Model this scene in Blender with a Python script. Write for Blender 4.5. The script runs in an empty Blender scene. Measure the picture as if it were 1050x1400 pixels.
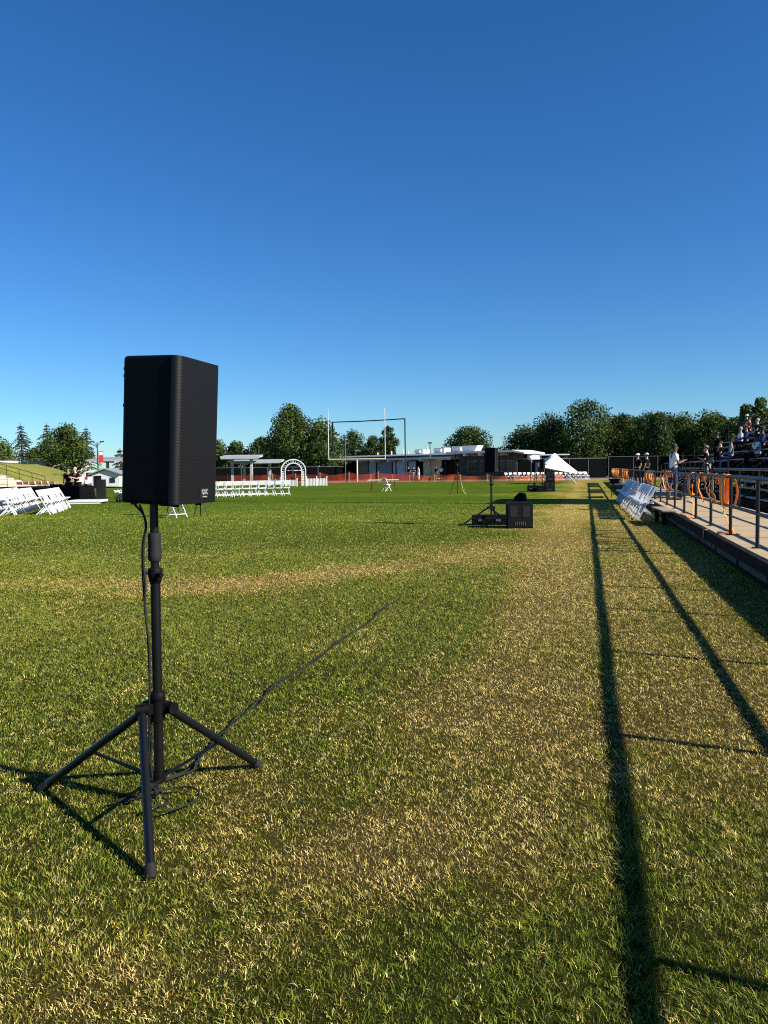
import bpy, bmesh, math, random
import numpy as np
from mathutils import Vector, Matrix, Euler

random.seed(7)
R = math.radians
scn = bpy.context.scene
COL = scn.collection

# ------------------------------------------------------------------ camera, sky, sun
cam_d = bpy.data.cameras.new('camera')
cam = bpy.data.objects.new('camera', cam_d)
COL.objects.link(cam)
cam_d.sensor_fit = 'VERTICAL'
cam_d.sensor_height = 36.0
cam_d.lens = 1040.0 / 1400.0 * 36.0
cam_d.clip_start = 0.05
cam_d.clip_end = 3000
cam.matrix_world = (Matrix.Translation((0, 0, 1.42)) @ Matrix.Rotation(R(14.95), 4, 'Z')
                    @ Matrix.Rotation(R(90 - 3.2), 4, 'X') @ Matrix.Rotation(R(-0.8), 4, 'Z'))
scn.camera = cam

SUN_EL = 31.0
SUN_AZ = 101.0          # clockwise from +Y
w = bpy.data.worlds.new('World')
scn.world = w
w.use_nodes = True
wn = w.node_tree
wn.nodes.clear()
wo = wn.nodes.new('ShaderNodeOutputWorld')
wb = wn.nodes.new('ShaderNodeBackground')
sk = wn.nodes.new('ShaderNodeTexSky')
sk.sky_type = 'NISHITA'
sk.sun_disc = False
sk.sun_elevation = R(SUN_EL)
sk.sun_rotation = R(SUN_AZ)
sk.altitude = 0
sk.air_density = 1.0
sk.dust_density = 0.0
sk.ozone_density = 4.0
hs = wn.nodes.new('ShaderNodeHueSaturation')
hs.inputs['Saturation'].default_value = 1.2
tint = wn.nodes.new('ShaderNodeMix')
tint.data_type = 'RGBA'
tint.blend_type = 'MULTIPLY'
tint.inputs[0].default_value = 1.0
tint.inputs[7].default_value = (0.71, 1.05, 1.34, 1)       # camera white balance: deep clean blue
wb.inputs['Strength'].default_value = 0.0555
wn.links.new(sk.outputs[0], hs.inputs['Color'])
wn.links.new(hs.outputs[0], tint.inputs[6])
wn.links.new(tint.outputs[2], wb.inputs[0])
wn.links.new(wb.outputs[0], wo.inputs[0])

sun_d = bpy.data.lights.new('sun', 'SUN')
sun_d.energy = 5.0
sun_d.angle = R(0.53)
sun_d.color = (1.0, 0.94, 0.85)
sun = bpy.data.objects.new('sun', sun_d)
COL.objects.link(sun)
sd = Vector((math.sin(R(SUN_AZ)) * math.cos(R(SUN_EL)), math.cos(R(SUN_AZ)) * math.cos(R(SUN_EL)), math.sin(R(SUN_EL))))
sun.rotation_euler = sd.to_track_quat('Z', 'Y').to_euler()
sun.location = (30, -6, 30)

scn.view_settings.view_transform = 'Standard'
scn.view_settings.look = 'None'
scn.view_settings.exposure = 0.85
scn.view_settings.gamma = 1.0
scn.view_settings.use_curve_mapping = False
scn.render.engine = 'CYCLES'
scn.cycles.max_bounces = 6
scn.cycles.use_denoising = False
scn.cycles.filter_width = 1.1
scn.cycles.sample_clamp_indirect = 4.0

# ------------------------------------------------------------------ materials
M = {}


def mat(name, col, rough=0.7, metal=0.0, var=0.12, scale=6.0, bump=0.0, bscale=60.0, spec=0.5, coord='Object', col2=None):
    m = bpy.data.materials.new(name)
    m.use_nodes = True
    nt = m.node_tree
    b = nt.nodes['Principled BSDF']
    b.inputs['Roughness'].default_value = rough
    b.inputs['Metallic'].default_value = metal
    b.inputs['Specular IOR Level'].default_value = spec
    tc = nt.nodes.new('ShaderNodeTexCoord')
    n = nt.nodes.new('ShaderNodeTexNoise')
    n.inputs['Scale'].default_value = scale
    n.inputs['Detail'].default_value = 6
    n.inputs['Roughness'].default_value = 0.65
    nt.links.new(tc.outputs[coord], n.inputs['Vector'])
    r = nt.nodes.new('ShaderNodeValToRGB')
    r.color_ramp.elements[0].position = 0.3
    r.color_ramp.elements[1].position = 0.72
    c0 = [max(0, c * (1 - var)) for c in col]
    c1 = list(col2) if col2 else [min(1, c * (1 + var)) for c in col]
    r.color_ramp.elements[0].color = (*c0, 1)
    r.color_ramp.elements[1].color = (*c1, 1)
    nt.links.new(n.outputs['Fac'], r.inputs['Fac'])
    nt.links.new(r.outputs['Color'], b.inputs['Base Color'])
    if bump:
        n2 = nt.nodes.new('ShaderNodeTexNoise')
        n2.inputs['Scale'].default_value = bscale
        n2.inputs['Detail'].default_value = 4
        nt.links.new(tc.outputs[coord], n2.inputs['Vector'])
        bp = nt.nodes.new('ShaderNodeBump')
        bp.inputs['Strength'].default_value = bump
        bp.inputs['Distance'].default_value = 0.01
        nt.links.new(n2.outputs['Fac'], bp.inputs['Height'])
        nt.links.new(bp.outputs['Normal'], b.inputs['Normal'])
    M[name] = m
    return m


mat('black_plastic', (0.003, 0.003, 0.0033), 0.6, var=0.2, bump=0.15, bscale=300, spec=0.12)
mat('black_metal', (0.004, 0.0042, 0.005), 0.36, metal=0.0, var=0.25, scale=30, spec=0.45)
mat('black_rubber', (0.006, 0.006, 0.006), 0.8, var=0.2)
mat('black_cloth', (0.005, 0.005, 0.006), 0.95, var=0.25, bump=0.3, bscale=200, spec=0.04)
mat('white_resin', (0.66, 0.66, 0.67), 0.4, var=0.03, scale=10)
mat('white_cloth', (0.85, 0.85, 0.85), 0.8, var=0.03, bump=0.2, bscale=30)
mat('white_paint', (0.66, 0.66, 0.64), 0.5, var=0.06, scale=2)
mat('offwhite_wall', (0.68, 0.69, 0.70), 0.7, var=0.08, scale=1.5)
mat('grey_wall', (0.38, 0.38, 0.38), 0.8, var=0.12, scale=1.5)
mat('tan_wall', (0.46, 0.38, 0.28), 0.8, var=0.1, scale=1.5)
mat('cream_paint', (0.72, 0.60, 0.36), 0.55, var=0.06, scale=3)
mat('yellow_paint', (0.74, 0.62, 0.36), 0.45, var=0.08, scale=3)
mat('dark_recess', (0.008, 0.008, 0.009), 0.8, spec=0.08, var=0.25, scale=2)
mat('shade_wall', (0.10, 0.095, 0.085), 0.85, var=0.2, scale=1.0, spec=0.1)
mat('dark_glass', (0.015, 0.018, 0.02), 0.15, var=0.2, scale=2)
mat('grey_roof', (0.25, 0.26, 0.27), 0.6, var=0.1, scale=1)
mat('light_roof', (0.62, 0.63, 0.64), 0.5, var=0.06, scale=1)
mat('pale_roof', (0.36, 0.37, 0.38), 0.6, var=0.08, scale=1)
mat('windscreen', (0.003, 0.0042, 0.004), 0.9, var=0.4, scale=0.6, spec=0.03)
mat('galvanised', (0.16, 0.165, 0.17), 0.45, metal=0.6, var=0.15, scale=8)
mat('aluminium', (0.22, 0.23, 0.24), 0.45, metal=0.7, var=0.15, scale=3)
mat('rail_paint', (0.010, 0.011, 0.012), 0.42, var=0.3, scale=6, spec=0.35)
mat('deck_concrete', (0.42, 0.32, 0.185), 0.9, var=0.16, scale=3.0, bump=0.4, bscale=80)
mat('deck_beam', (0.016, 0.014, 0.012), 0.85, var=0.35, scale=4, bump=0.3, spec=0.06)
mat('grey_board', (0.085, 0.08, 0.075), 0.8, var=0.3, scale=5, spec=0.1)
mat('weathered_wood', (0.30, 0.25, 0.18), 0.85, var=0.25, scale=8, bump=0.4)
mat('step_concrete', (0.50, 0.42, 0.32), 0.9, var=0.12, scale=2)
mat('concrete', (0.42, 0.40, 0.37), 0.9, var=0.15, scale=1.2)
mat('berm_grass', (0.16, 0.18, 0.018), 0.95, var=0.3, scale=3.5, col2=(0.27, 0.25, 0.03), bump=0.6, bscale=14)
mat('track', (0.27, 0.15, 0.105), 0.95, var=0.12, scale=0.8)
mat('asphalt', (0.055, 0.055, 0.055), 0.9, var=0.2, scale=0.6)
mat('maroon', (0.10, 0.010, 0.014), 0.7, var=0.2)
mat('net_red', (0.62, 0.075, 0.02), 0.6, var=0.15, scale=2)
mat('net_orange', (0.80, 0.17, 0.025), 0.6, var=0.15, scale=2)
mat('ribbon', (0.92, 0.27, 0.03), 0.45, var=0.12, scale=9)
mat('stake_wood', (0.45, 0.36, 0.22), 0.85, var=0.2)
mat('bark', (0.07, 0.05, 0.035), 0.95, var=0.35, scale=3, bump=0.6, bscale=12)
mat('logo_white', (0.36, 0.37, 0.39), 0.4, var=0.02)
mat('steel_pin', (0.45, 0.45, 0.46), 0.3, metal=0.9, var=0.1)
mat('red_banner', (0.55, 0.03, 0.03), 0.7, var=0.1)
mat('car_paint', (0.70, 0.70, 0.72), 0.25, var=0.03)
mat('red_lens', (0.35, 0.01, 0.01), 0.3, var=0.1)
mat('yellow_strap', (0.62, 0.60, 0.10), 0.6, var=0.1)
mat('stem_green', (0.06, 0.10, 0.03), 0.8, var=0.3)
mat('petal', (0.80, 0.78, 0.72), 0.7, var=0.05)
mat('orange_print', (0.70, 0.20, 0.05), 0.7, var=0.1)
mat('skin_light', (0.52, 0.32, 0.23), 0.55, var=0.06)
mat('skin_tan', (0.30, 0.17, 0.11), 0.55, var=0.06)
mat('skin_dark', (0.12, 0.07, 0.05), 0.55, var=0.06)
mat('hair_dark', (0.012, 0.009, 0.007), 0.7, var=0.3)
mat('hair_grey', (0.35, 0.33, 0.30), 0.8, var=0.2)
mat('eye_dark', (0.01, 0.01, 0.01), 0.3, var=0.1)
mat('shirt_white', (0.78, 0.78, 0.80), 0.85, var=0.04)
mat('shirt_black', (0.008, 0.008, 0.010), 0.95, spec=0.05, var=0.2)
mat('shirt_navy', (0.015, 0.025, 0.11), 0.9, var=0.15)
mat('shirt_grey', (0.16, 0.18, 0.22), 0.9, var=0.1)
mat('shirt_red', (0.20, 0.015, 0.02), 0.9, var=0.1)
mat('trouser_khaki', (0.25, 0.20, 0.13), 0.9, var=0.1)
mat('chair_navy', (0.012, 0.03, 0.075), 0.5, var=0.15)
mat('chair_blue', (0.05, 0.14, 0.30), 0.6, var=0.1)


def grille_mat():
    m = mat('grille_mesh', (0.016, 0.0165, 0.018), 0.5, metal=0.0, var=0.1, spec=0.3)
    nt = m.node_tree
    b = nt.nodes['Principled BSDF']
    tc = nt.nodes['Texture Coordinate']
    sx = nt.nodes.new('ShaderNodeSeparateXYZ')
    nt.links.new(tc.outputs['Object'], sx.inputs[0])

    def sine(sock, k):
        a = nt.nodes.new('ShaderNodeMath'); a.operation = 'MULTIPLY'; a.inputs[1].default_value = k
        nt.links.new(sock, a.inputs[0])
        s = nt.nodes.new('ShaderNodeMath'); s.operation = 'SINE'
        nt.links.new(a.outputs[0], s.inputs[0])
        return s.outputs[0]
    ad = nt.nodes.new('ShaderNodeMath'); ad.operation = 'MULTIPLY'
    nt.links.new(sine(sx.outputs['Y'], 2 * math.pi / 0.0062), ad.inputs[0])
    nt.links.new(sine(sx.outputs['Z'], 2 * math.pi / 0.0105), ad.inputs[1])
    z = nt.nodes.new('ShaderNodeMath'); z.operation = 'MULTIPLY_ADD'
    z.inputs[1].default_value = 0.30
    nt.links.new(sine(sx.outputs['Z'], 2 * math.pi / 0.0125), z.inputs[0])
    nt.links.new(ad.outputs[0], z.inputs[2])
    r = nt.nodes.new('ShaderNodeValToRGB')
    r.color_ramp.elements[0].position = 0.0
    r.color_ramp.elements[0].color = (0.003, 0.003, 0.003, 1)
    r.color_ramp.elements[1].position = 0.6
    r.color_ramp.elements[1].color = (0.0068, 0.007, 0.0076, 1)
    nt.links.new(z.outputs[0], r.inputs['Fac'])
    nt.links.new(r.outputs['Color'], b.inputs['Base Color'])
    bp = nt.nodes.new('ShaderNodeBump')
    bp.inputs['Strength'].default_value = 0.18
    bp.inputs['Distance'].default_value = 0.002
    nt.links.new(z.outputs[0], bp.inputs['Height'])
    nt.links.new(bp.outputs['Normal'], b.inputs['Normal'])


grille_mat()


def leaf_mat(name, dark, light, trans=0.25):
    m = bpy.data.materials.new(name)
    m.use_nodes = True
    nt = m.node_tree
    b = nt.nodes['Principled BSDF']
    b.inputs['Roughness'].default_value = 0.6
    b.inputs['Specular IOR Level'].default_value = 0.25
    geo = nt.nodes.new('ShaderNodeNewGeometry')
    n = nt.nodes.new('ShaderNodeTexNoise')
    n.inputs['Scale'].default_value = 0.7
    n.inputs['Detail'].default_value = 3
    nt.links.new(geo.outputs['Position'], n.inputs['Vector'])
    mx = nt.nodes.new('ShaderNodeMath'); mx.operation = 'MULTIPLY_ADD'
    mx.inputs[1].default_value = 0.6
    nt.links.new(geo.outputs['Random Per Island'], mx.inputs[0])
    ml = nt.nodes.new('ShaderNodeMath'); ml.operation = 'MULTIPLY_ADD'
    ml.inputs[1].default_value = 0.9; ml.inputs[2].default_value = -0.25
    nt.links.new(n.outputs['Fac'], ml.inputs[0])
    nt.links.new(ml.outputs[0], mx.inputs[2])
    r = nt.nodes.new('ShaderNodeValToRGB')
    r.color_ramp.elements[0].color = (*dark, 1)
    r.color_ramp.elements[1].color = (*light, 1)
    nt.links.new(mx.outputs[0], r.inputs['Fac'])
    nt.links.new(r.outputs['Color'], b.inputs['Base Color'])
    t = nt.nodes.new('ShaderNodeBsdfTranslucent')
    nt.links.new(r.outputs['Color'], t.inputs['Color'])
    mix = nt.nodes.new('ShaderNodeMixShader')
    mix.inputs[0].default_value = trans
    nt.links.new(b.outputs[0], mix.inputs[1])
    nt.links.new(t.outputs[0], mix.inputs[2])
    nt.links.new(mix.outputs[0], nt.nodes['Material Output'].inputs[0])
    M[name] = m


leaf_mat('leaf_mid', (0.018, 0.036, 0.007), (0.10, 0.145, 0.022))
leaf_mat('leaf_dark', (0.014, 0.028, 0.007), (0.070, 0.105, 0.019))
leaf_mat('leaf_bright', (0.03, 0.055, 0.010), (0.13, 0.17, 0.03))
leaf_mat('needle', (0.045, 0.06, 0.05), (0.11, 0.12, 0.09))

# ------------------------------------------------------------------ helpers


class MB:
    def __init__(self):
        self.v, self.f, self.s = [], [], []

    def add(self, vs, fs, smooth=False):
        o = len(self.v)
        self.v += [tuple(p) for p in vs]
        self.f += [tuple(i + o for i in q) for q in fs]
        self.s += [smooth] * len(fs)

    def box(self, c, s, rz=0.0, rot=None):
        m = rot if rot is not None else Matrix.Rotation(rz, 3, 'Z')
        vs = []
        for dz in (-.5, .5):
            for dx, dy in ((-.5, -.5), (.5, -.5), (.5, .5), (-.5, .5)):
                vs.append(Vector(c) + m @ Vector((dx * s[0], dy * s[1], dz * s[2])))
        self.add(vs, [(3, 2, 1, 0), (4, 5, 6, 7), (0, 1, 5, 4), (1, 2, 6, 5), (2, 3, 7, 6), (3, 0, 4, 7)])
        return self

    def beam(self, p0, p1, wd, ht, up=(0, 0, 1)):
        p0, p1 = Vector(p0), Vector(p1)
        d = (p1 - p0)
        L = d.length
        y = d.normalized()
        u = Vector(up)
        if abs(y.dot(u)) > 0.98:
            u = Vector((0, 1, 0))
        x = y.cross(u).normalized()
        z = x.cross(y)
        m = Matrix((x, y, z)).transposed()
        return self.box((p0 + p1) / 2, (wd, L, ht), rot=m)

    def tube(self, pts, r, n=8, cap=True, smooth=True):
        pts = [Vector(p) for p in pts]
        rs = r if isinstance(r, (list, tuple)) else [r] * len(pts)
        vs, fs = [], []
        prev = None
        for i, p in enumerate(pts):
            t = (pts[min(i + 1, len(pts) - 1)] - pts[max(i - 1, 0)])
            t = t.normalized() if t.length > 1e-9 else Vector((0, 0, 1))
            if prev is None:
                a = Vector((1, 0, 0)) if abs(t.x) < 0.9 else Vector((0, 1, 0))
                x = (a - t * a.dot(t)).normalized()
            else:
                x = (prev - t * prev.dot(t))
                x = x.normalized() if x.length > 1e-6 else prev
            prev = x
            y = t.cross(x)
            for k in range(n):
                a = 2 * math.pi * k / n
                vs.append(p + (x * math.cos(a) + y * math.sin(a)) * rs[i])
        for i in range(len(pts) - 1):
            for k in range(n):
                k2 = (k + 1) % n
                fs.append((i * n + k, i * n + k2, (i + 1) * n + k2, (i + 1) * n + k))
        self.add(vs, fs, smooth)
        if cap:
            m = len(pts) - 1
            self.add(vs[:n], [tuple(reversed(range(n)))])
            self.add(vs[m * n:(m + 1) * n], [tuple(range(n))])
        return self

    def prism(self, poly, a, b, axis='z'):
        """poly: list of 2-d points (ccw), swept from a to b along the axis"""
        n = len(poly)

        def P(p, t):
            if axis == 'z':
                return (p[0], p[1], t)
            if axis == 'y':
                return (p[0], t, p[1])
            return (t, p[0], p[1])
        vs = [P(p, a) for p in poly] + [P(p, b) for p in poly]
        fs = [tuple(reversed(range(n))), tuple(range(n, 2 * n))]
        for i in range(n):
            j = (i + 1) % n
            fs.append((i, j, n + j, n + i))
        self.add(vs, fs)
        return self

    def ball(self, c, r, n=8, m=6):
        c = Vector(c)
        rr = r if isinstance(r, (tuple, list)) else (r, r, r)
        vs, fs = [], []
        for i in range(m + 1):
            th = math.pi * i / m
            for k in range(n):
                ph = 2 * math.pi * k / n
                vs.append((c.x + rr[0] * math.sin(th) * math.cos(ph), c.y + rr[1] * math.sin(th) * math.sin(ph), c.z + rr[2] * math.cos(th)))
        for i in range(m):
            for k in range(n):
                k2 = (k + 1) % n
                fs.append((i * n + k, (i + 1) * n + k, (i + 1) * n + k2, i * n + k2))
        self.add(vs, fs, True)
        return self

    def build(self, name, m, parent=None, loc=None, bevel=0.0):
        me = bpy.data.meshes.new(name)
        me.from_pydata(self.v, [], self.f)
        me.polygons.foreach_set('use_smooth', self.s)
        me.update()
        bm = bmesh.new()
        bm.from_mesh(me)
        bmesh.ops.recalc_face_normals(bm, faces=bm.faces)
        bm.to_mesh(me)
        bm.free()
        me.materials.append(M[m] if isinstance(m, str) else m)
        o = bpy.data.objects.new(name, me)
        COL.objects.link(o)
        if parent:
            o.parent = parent
        if loc:
            o.location = loc
        if bevel:
            bv = o.modifiers.new('edge', 'BEVEL')
            bv.width = bevel
            bv.segments = 3
            bv.limit_method = 'ANGLE'
        return o


def tag(o, label=None, cat=None, group=None, kind=None):
    if label:
        o['label'] = label
    if cat:
        o['category'] = cat
    if group:
        o['group'] = group
    if kind:
        o['kind'] = kind
    return o


def thing(name, label, cat, loc=(0, 0, 0), rz=0.0, group=None):
    o = bpy.data.objects.new(name, None)
    o.empty_display_size = 0.2
    COL.objects.link(o)
    o.location = loc
    o.rotation_euler = (0, 0, rz)
    return tag(o, label, cat, group)


def dup(root, loc, rz, label=None, group=None):
    def cp(o, parent):
        c = o.copy()
        COL.objects.link(c)
        if parent:
            c.parent = parent
        for ch in list(o.children):
            cp(ch, c)
        return c
    r = cp(root, None)
    r.location = loc
    r.rotation_euler = (root.rotation_euler[0], root.rotation_euler[1], rz)
    if label:
        r['label'] = label
    if group:
        r['group'] = group
    return r


ORD = ['first', 'second', 'third', 'fourth', 'fifth', 'sixth', 'seventh', 'eighth', 'ninth', 'tenth', 'eleventh', 'twelfth',
       'thirteenth', 'fourteenth', 'fifteenth', 'sixteenth', 'seventeenth', 'eighteenth', 'nineteenth', 'twentieth',
       'twenty-first', 'twenty-second', 'twenty-third', 'twenty-fourth', 'twenty-fifth', 'twenty-sixth']


# ------------------------------------------------------------------ turf: where it is dry and where it is lush
def hash2(ix, iy, seed):
    h = (ix.astype(np.int64) * 374761393 + iy.astype(np.int64) * 668265263 + seed * 974634777) & 0x7fffffff
    h = ((h ^ (h >> 13)) * 1274126177) & 0x7fffffff
    return ((h ^ (h >> 16)) & 0xffff) / 65535.0


def vnoise(x, y, seed):
    ix, iy = np.floor(x), np.floor(y)
    fx, fy = x - ix, y - iy
    fx = fx * fx * (3 - 2 * fx)
    fy = fy * fy * (3 - 2 * fy)
    a = hash2(ix, iy, seed); b = hash2(ix + 1, iy, seed)
    c = hash2(ix, iy + 1, seed); d = hash2(ix + 1, iy + 1, seed)
    return (a * (1 - fx) + b * fx) * (1 - fy) + (c * (1 - fx) + d * fx) * fy


def fbm(x, y, seed, o=4):
    s = np.zeros_like(x); amp = 0.5; t = 0
    for i in range(o):
        s += amp * vnoise(x, y, seed + i * 17); t += amp
        x, y, amp = x * 2.03 + 3.1, y * 2.03 + 1.7, amp * 0.55
    return s / t


def gau(x, y, cx, cy, sx, sy, ang=0.0):
    c, s = math.cos(ang), math.sin(ang)
    u = (x - cx) * c + (y - cy) * s
    v = -(x - cx) * s + (y - cy) * c
    return np.exp(-0.5 * ((u / sx) ** 2 + (v / sy) ** 2))


def sstep(a, b, x):
    t = np.clip((x - a) / (b - a), 0, 1)
    return t * t * (3 - 2 * t)


def dryness(x, y):
    n1 = fbm(x / 0.9, y / 1.5, 3)
    n2 = fbm(x / 0.28, y / 0.35, 11)
    n3 = fbm(x / 3.5, y / 5.0, 29)
    n4 = fbm(x / 0.10, y / 0.13, 51, 2)
    n5 = fbm(x / 0.22, y / 2.6, 61, 3)
    d = 0.23 + 0.75 * (n1 - 0.5) + 0.60 * (n2 - 0.5) + 0.45 * (n3 - 0.5) + 0.40 * (n4 - 0.5) + 0.60 * (n5 - 0.5) * sstep(-3.0, -1.0, x)
    # worn strip along the rail, both sides of its shadow
    fade = sstep(1.6, 3.4, y) * (1 - 0.5 * sstep(24, 40, y))
    d += 0.66 * np.exp(-0.5 * ((x + 0.50 + 0.5 * (n3 - 0.5)) / (0.50 + 0.4 * (n1 - 0.5))) ** 2) * fade
    d += 0.58 * np.exp(-0.5 * ((x - 0.95) / 0.6) ** 2) * sstep(2.8, 4.6, y) * (1 - 0.4 * sstep(24, 40, y))
    d += 0.30 * np.exp(-0.5 * ((x + 0.66) / 0.15) ** 2) * sstep(4, 7, y)
    d += 0.10 * np.exp(-0.5 * ((x + 1.7) / 0.35) ** 2) * sstep(8, 12, y)
    # yellow burnt band running across behind the speaker
    d += 1.10 * gau(x, y, -3.5, 9.7, 1.9, 0.50, math.atan2(3.8, 2.9))
    d += 0.62 * gau(x, y, -6.6, 8.3, 2.0, 0.45, 0.05)
    d += 0.35 * gau(x, y, -2.1, 13.2, 1.4, 0.9)
    # lush spots
    d -= 0.22 * gau(x, y, -2.1, 6.0, 0.8, 1.4)
    d -= 0.30 * gau(x, y, 0.75, 2.3, 0.6, 0.7)
    d -= 0.22 * gau(x, y, 0.05, 2.4, 0.25, 0.5)
    d -= 0.20 * gau(x, y, -0.35, 2.05, 0.3, 0.25)
    d -= 0.16 * gau(x, y, -1.9, 2.6, 0.5, 0.8)
    d -= 0.12 * gau(x, y, -1.05, 6.2, 0.22, 1.2)
    d -= 0.22 * gau(x, y, -0.75, 3.35, 0.35, 0.3)
    # pale near patches
    d += 0.50 * gau(x, y, -1.35, 1.75, 0.22, 0.18)
    d += 0.45 * gau(x, y, -0.75, 2.72, 0.30, 0.22)
    d += 0.40 * gau(x, y, -0.75, 4.4, 0.35, 0.7)
    d += 0.30 * gau(x, y, -1.32, 2.55, 0.2, 0.14)
    d += 0.25 * gau(x, y, -0.35, 2.45, 0.3, 0.25)
    # left half of the pitch is watered
    d -= 0.22 * sstep(-0.9, -3.0, x + 1.4 * (n1 - 0.5)) * sstep(2.0, 4.0, y) + 0.08 * sstep(-2.2, -4.2, x) * (1 - 0.6 * np.exp(-0.5 * ((y - 9.0) / 1.2) ** 2))
    far = sstep(14, 24, y) * sstep(0.0, -5.0, x)
    d -= 0.10 * far
    d += far * 0.15 * (np.sin(y * 0.62 + 1.0) > 0.55)
    d += 0.16 * sstep(16, 26, y) * np.exp(-0.5 * ((x + 1.5) / 3.0) ** 2)
    return np.clip(d, 0.0, 1.0)


# ground sheet, finer near the camera
xs = np.unique(np.concatenate([np.linspace(-420, -30, 14), np.linspace(-30, -9, 43), np.linspace(-9, 5, 95), np.linspace(5, 30, 26), np.linspace(30, 420, 14)]))
ys = np.unique(np.concatenate([np.linspace(-80, -2, 14), np.linspace(-2, 16, 100), np.linspace(16, 45, 60), np.linspace(45, 95, 60), np.linspace(95, 700, 20)]))
gx, gy = np.meshgrid(xs, ys)
nx, ny = len(xs), len(ys)
gv = np.stack([gx.ravel(), gy.ravel(), np.zeros(nx * ny)], 1)
ii = (np.arange(ny - 1)[:, None] * nx + np.arange(nx - 1)[None, :]).ravel()
gf = np.stack([ii, ii + 1, ii + nx + 1, ii + nx], 1)
gm = bpy.data.meshes.new('ground')
gm.from_pydata(gv.tolist(), [], gf.tolist())
at = gm.attributes.new('dry', 'FLOAT', 'POINT')
at.data.foreach_set('value', dryness(gv[:, 0], gv[:, 1]).astype(np.float32))
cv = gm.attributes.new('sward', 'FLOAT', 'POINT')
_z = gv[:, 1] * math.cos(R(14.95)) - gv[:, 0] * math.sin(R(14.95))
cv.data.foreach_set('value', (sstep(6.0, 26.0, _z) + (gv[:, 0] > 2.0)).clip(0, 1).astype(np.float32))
ground = bpy.data.objects.new('ground', gm)
COL.objects.link(ground)
tag(ground, kind='structure')


def turf_mat():
    m = bpy.data.materials.new('turf')
    m.use_nodes = True
    nt = m.node_tree
    b = nt.nodes['Principled BSDF']
    b.inputs['Roughness'].default_value = 1.0
    b.inputs['Specular IOR Level'].default_value = 0.02
    a = nt.nodes.new('ShaderNodeAttribute'); a.attribute_name = 'dry'
    geo = nt.nodes.new('ShaderNodeNewGeometry')

    def noise(s, d=5, rough=0.6, stretch=None):
        n = nt.nodes.new('ShaderNodeTexNoise')
        n.inputs['Scale'].default_value = s
        n.inputs['Detail'].default_value = d
        n.inputs['Roughness'].default_value = rough
        if stretch:
            mp = nt.nodes.new('ShaderNodeMapping'); mp.inputs['Scale'].default_value = stretch
            nt.links.new(geo.outputs['Position'], mp.inputs['Vector'])
            nt.links.new(mp.outputs[0], n.inputs['Vector'])
        else:
            nt.links.new(geo.outputs['Position'], n.inputs['Vector'])
        return n.outputs['Fac']

    def madd(x, k, c):
        q = nt.nodes.new('ShaderNodeMath'); q.operation = 'MULTIPLY_ADD'
        nt.links.new(x, q.inputs[0]); q.inputs[1].default_value = k
        if isinstance(c, float):
            q.inputs[2].default_value = c
        else:
            nt.links.new(c, q.inputs[2])
        return q.outputs[0]
    fine = noise(55, 4, 0.7)
    mid = noise(7, 5, 0.65)
    big = noise(0.9, 5, 0.65, (0.22, 1.0, 1.0))
    mow = noise(0.16, 3, 0.5, (0.08, 1.0, 1.0))
    f = madd(fine, 0.55, -0.275)
    f = madd(mid, 0.55, madd(f, 1.0, -0.275))
    f = madd(big, 0.6, madd(f, 1.0, -0.30))
    f = madd(mow, 0.7, madd(f, 1.0, -0.33))
    q = nt.nodes.new('ShaderNodeMath'); q.operation = 'ADD'
    nt.links.new(a.outputs['Fac'], q.inputs[0]); nt.links.new(f, q.inputs[1])
    r = nt.nodes.new('ShaderNodeValToRGB')
    e = r.color_ramp.elements
    e[0].position = 0.0; e[0].color = (0.066, 0.112, 0.007, 1)
    e[1].position = 1.0; e[1].color = (0.36, 0.27, 0.07, 1)
    for p, c in ((0.25, (0.115, 0.150, 0.011)), (0.5, (0.205, 0.190, 0.027)), (0.75, (0.29, 0.225, 0.048))):
        k = e.new(p); k.color = (*c, 1)
    nt.links.new(q.outputs[0], r.inputs['Fac'])
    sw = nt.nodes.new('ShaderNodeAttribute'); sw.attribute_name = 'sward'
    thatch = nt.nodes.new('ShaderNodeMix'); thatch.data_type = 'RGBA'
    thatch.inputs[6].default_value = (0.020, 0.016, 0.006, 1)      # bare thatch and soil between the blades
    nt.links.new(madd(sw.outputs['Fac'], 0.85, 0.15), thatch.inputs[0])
    tone = nt.nodes.new('ShaderNodeMapRange')
    tone.inputs[1].default_value = 0.32; tone.inputs[2].default_value = 0.68
    tone.inputs[3].default_value = 0.45; tone.inputs[4].default_value = 1.35
    nt.links.new(noise(30, 3, 0.75), tone.inputs[0])
    tm = nt.nodes.new('ShaderNodeVectorMath'); tm.operation = 'SCALE'
    nt.links.new(r.outputs['Color'], tm.inputs[0]); nt.links.new(tone.outputs[0], tm.inputs['Scale'])
    nt.links.new(tm.outputs[0], thatch.inputs[7])
    nt.links.new(thatch.outputs[2], b.inputs['Base Color'])
    bp = nt.nodes.new('ShaderNodeBump')
    bp.inputs['Strength'].default_value = 0.6
    bp.inputs['Distance'].default_value = 0.02
    nt.links.new(madd(fine, 1.0, madd(mid, 0.6, 0.0)), bp.inputs['Height'])
    nt.links.new(bp.outputs['Normal'], b.inputs['Normal'])
    gm.materials.append(m)


turf_mat()


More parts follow.
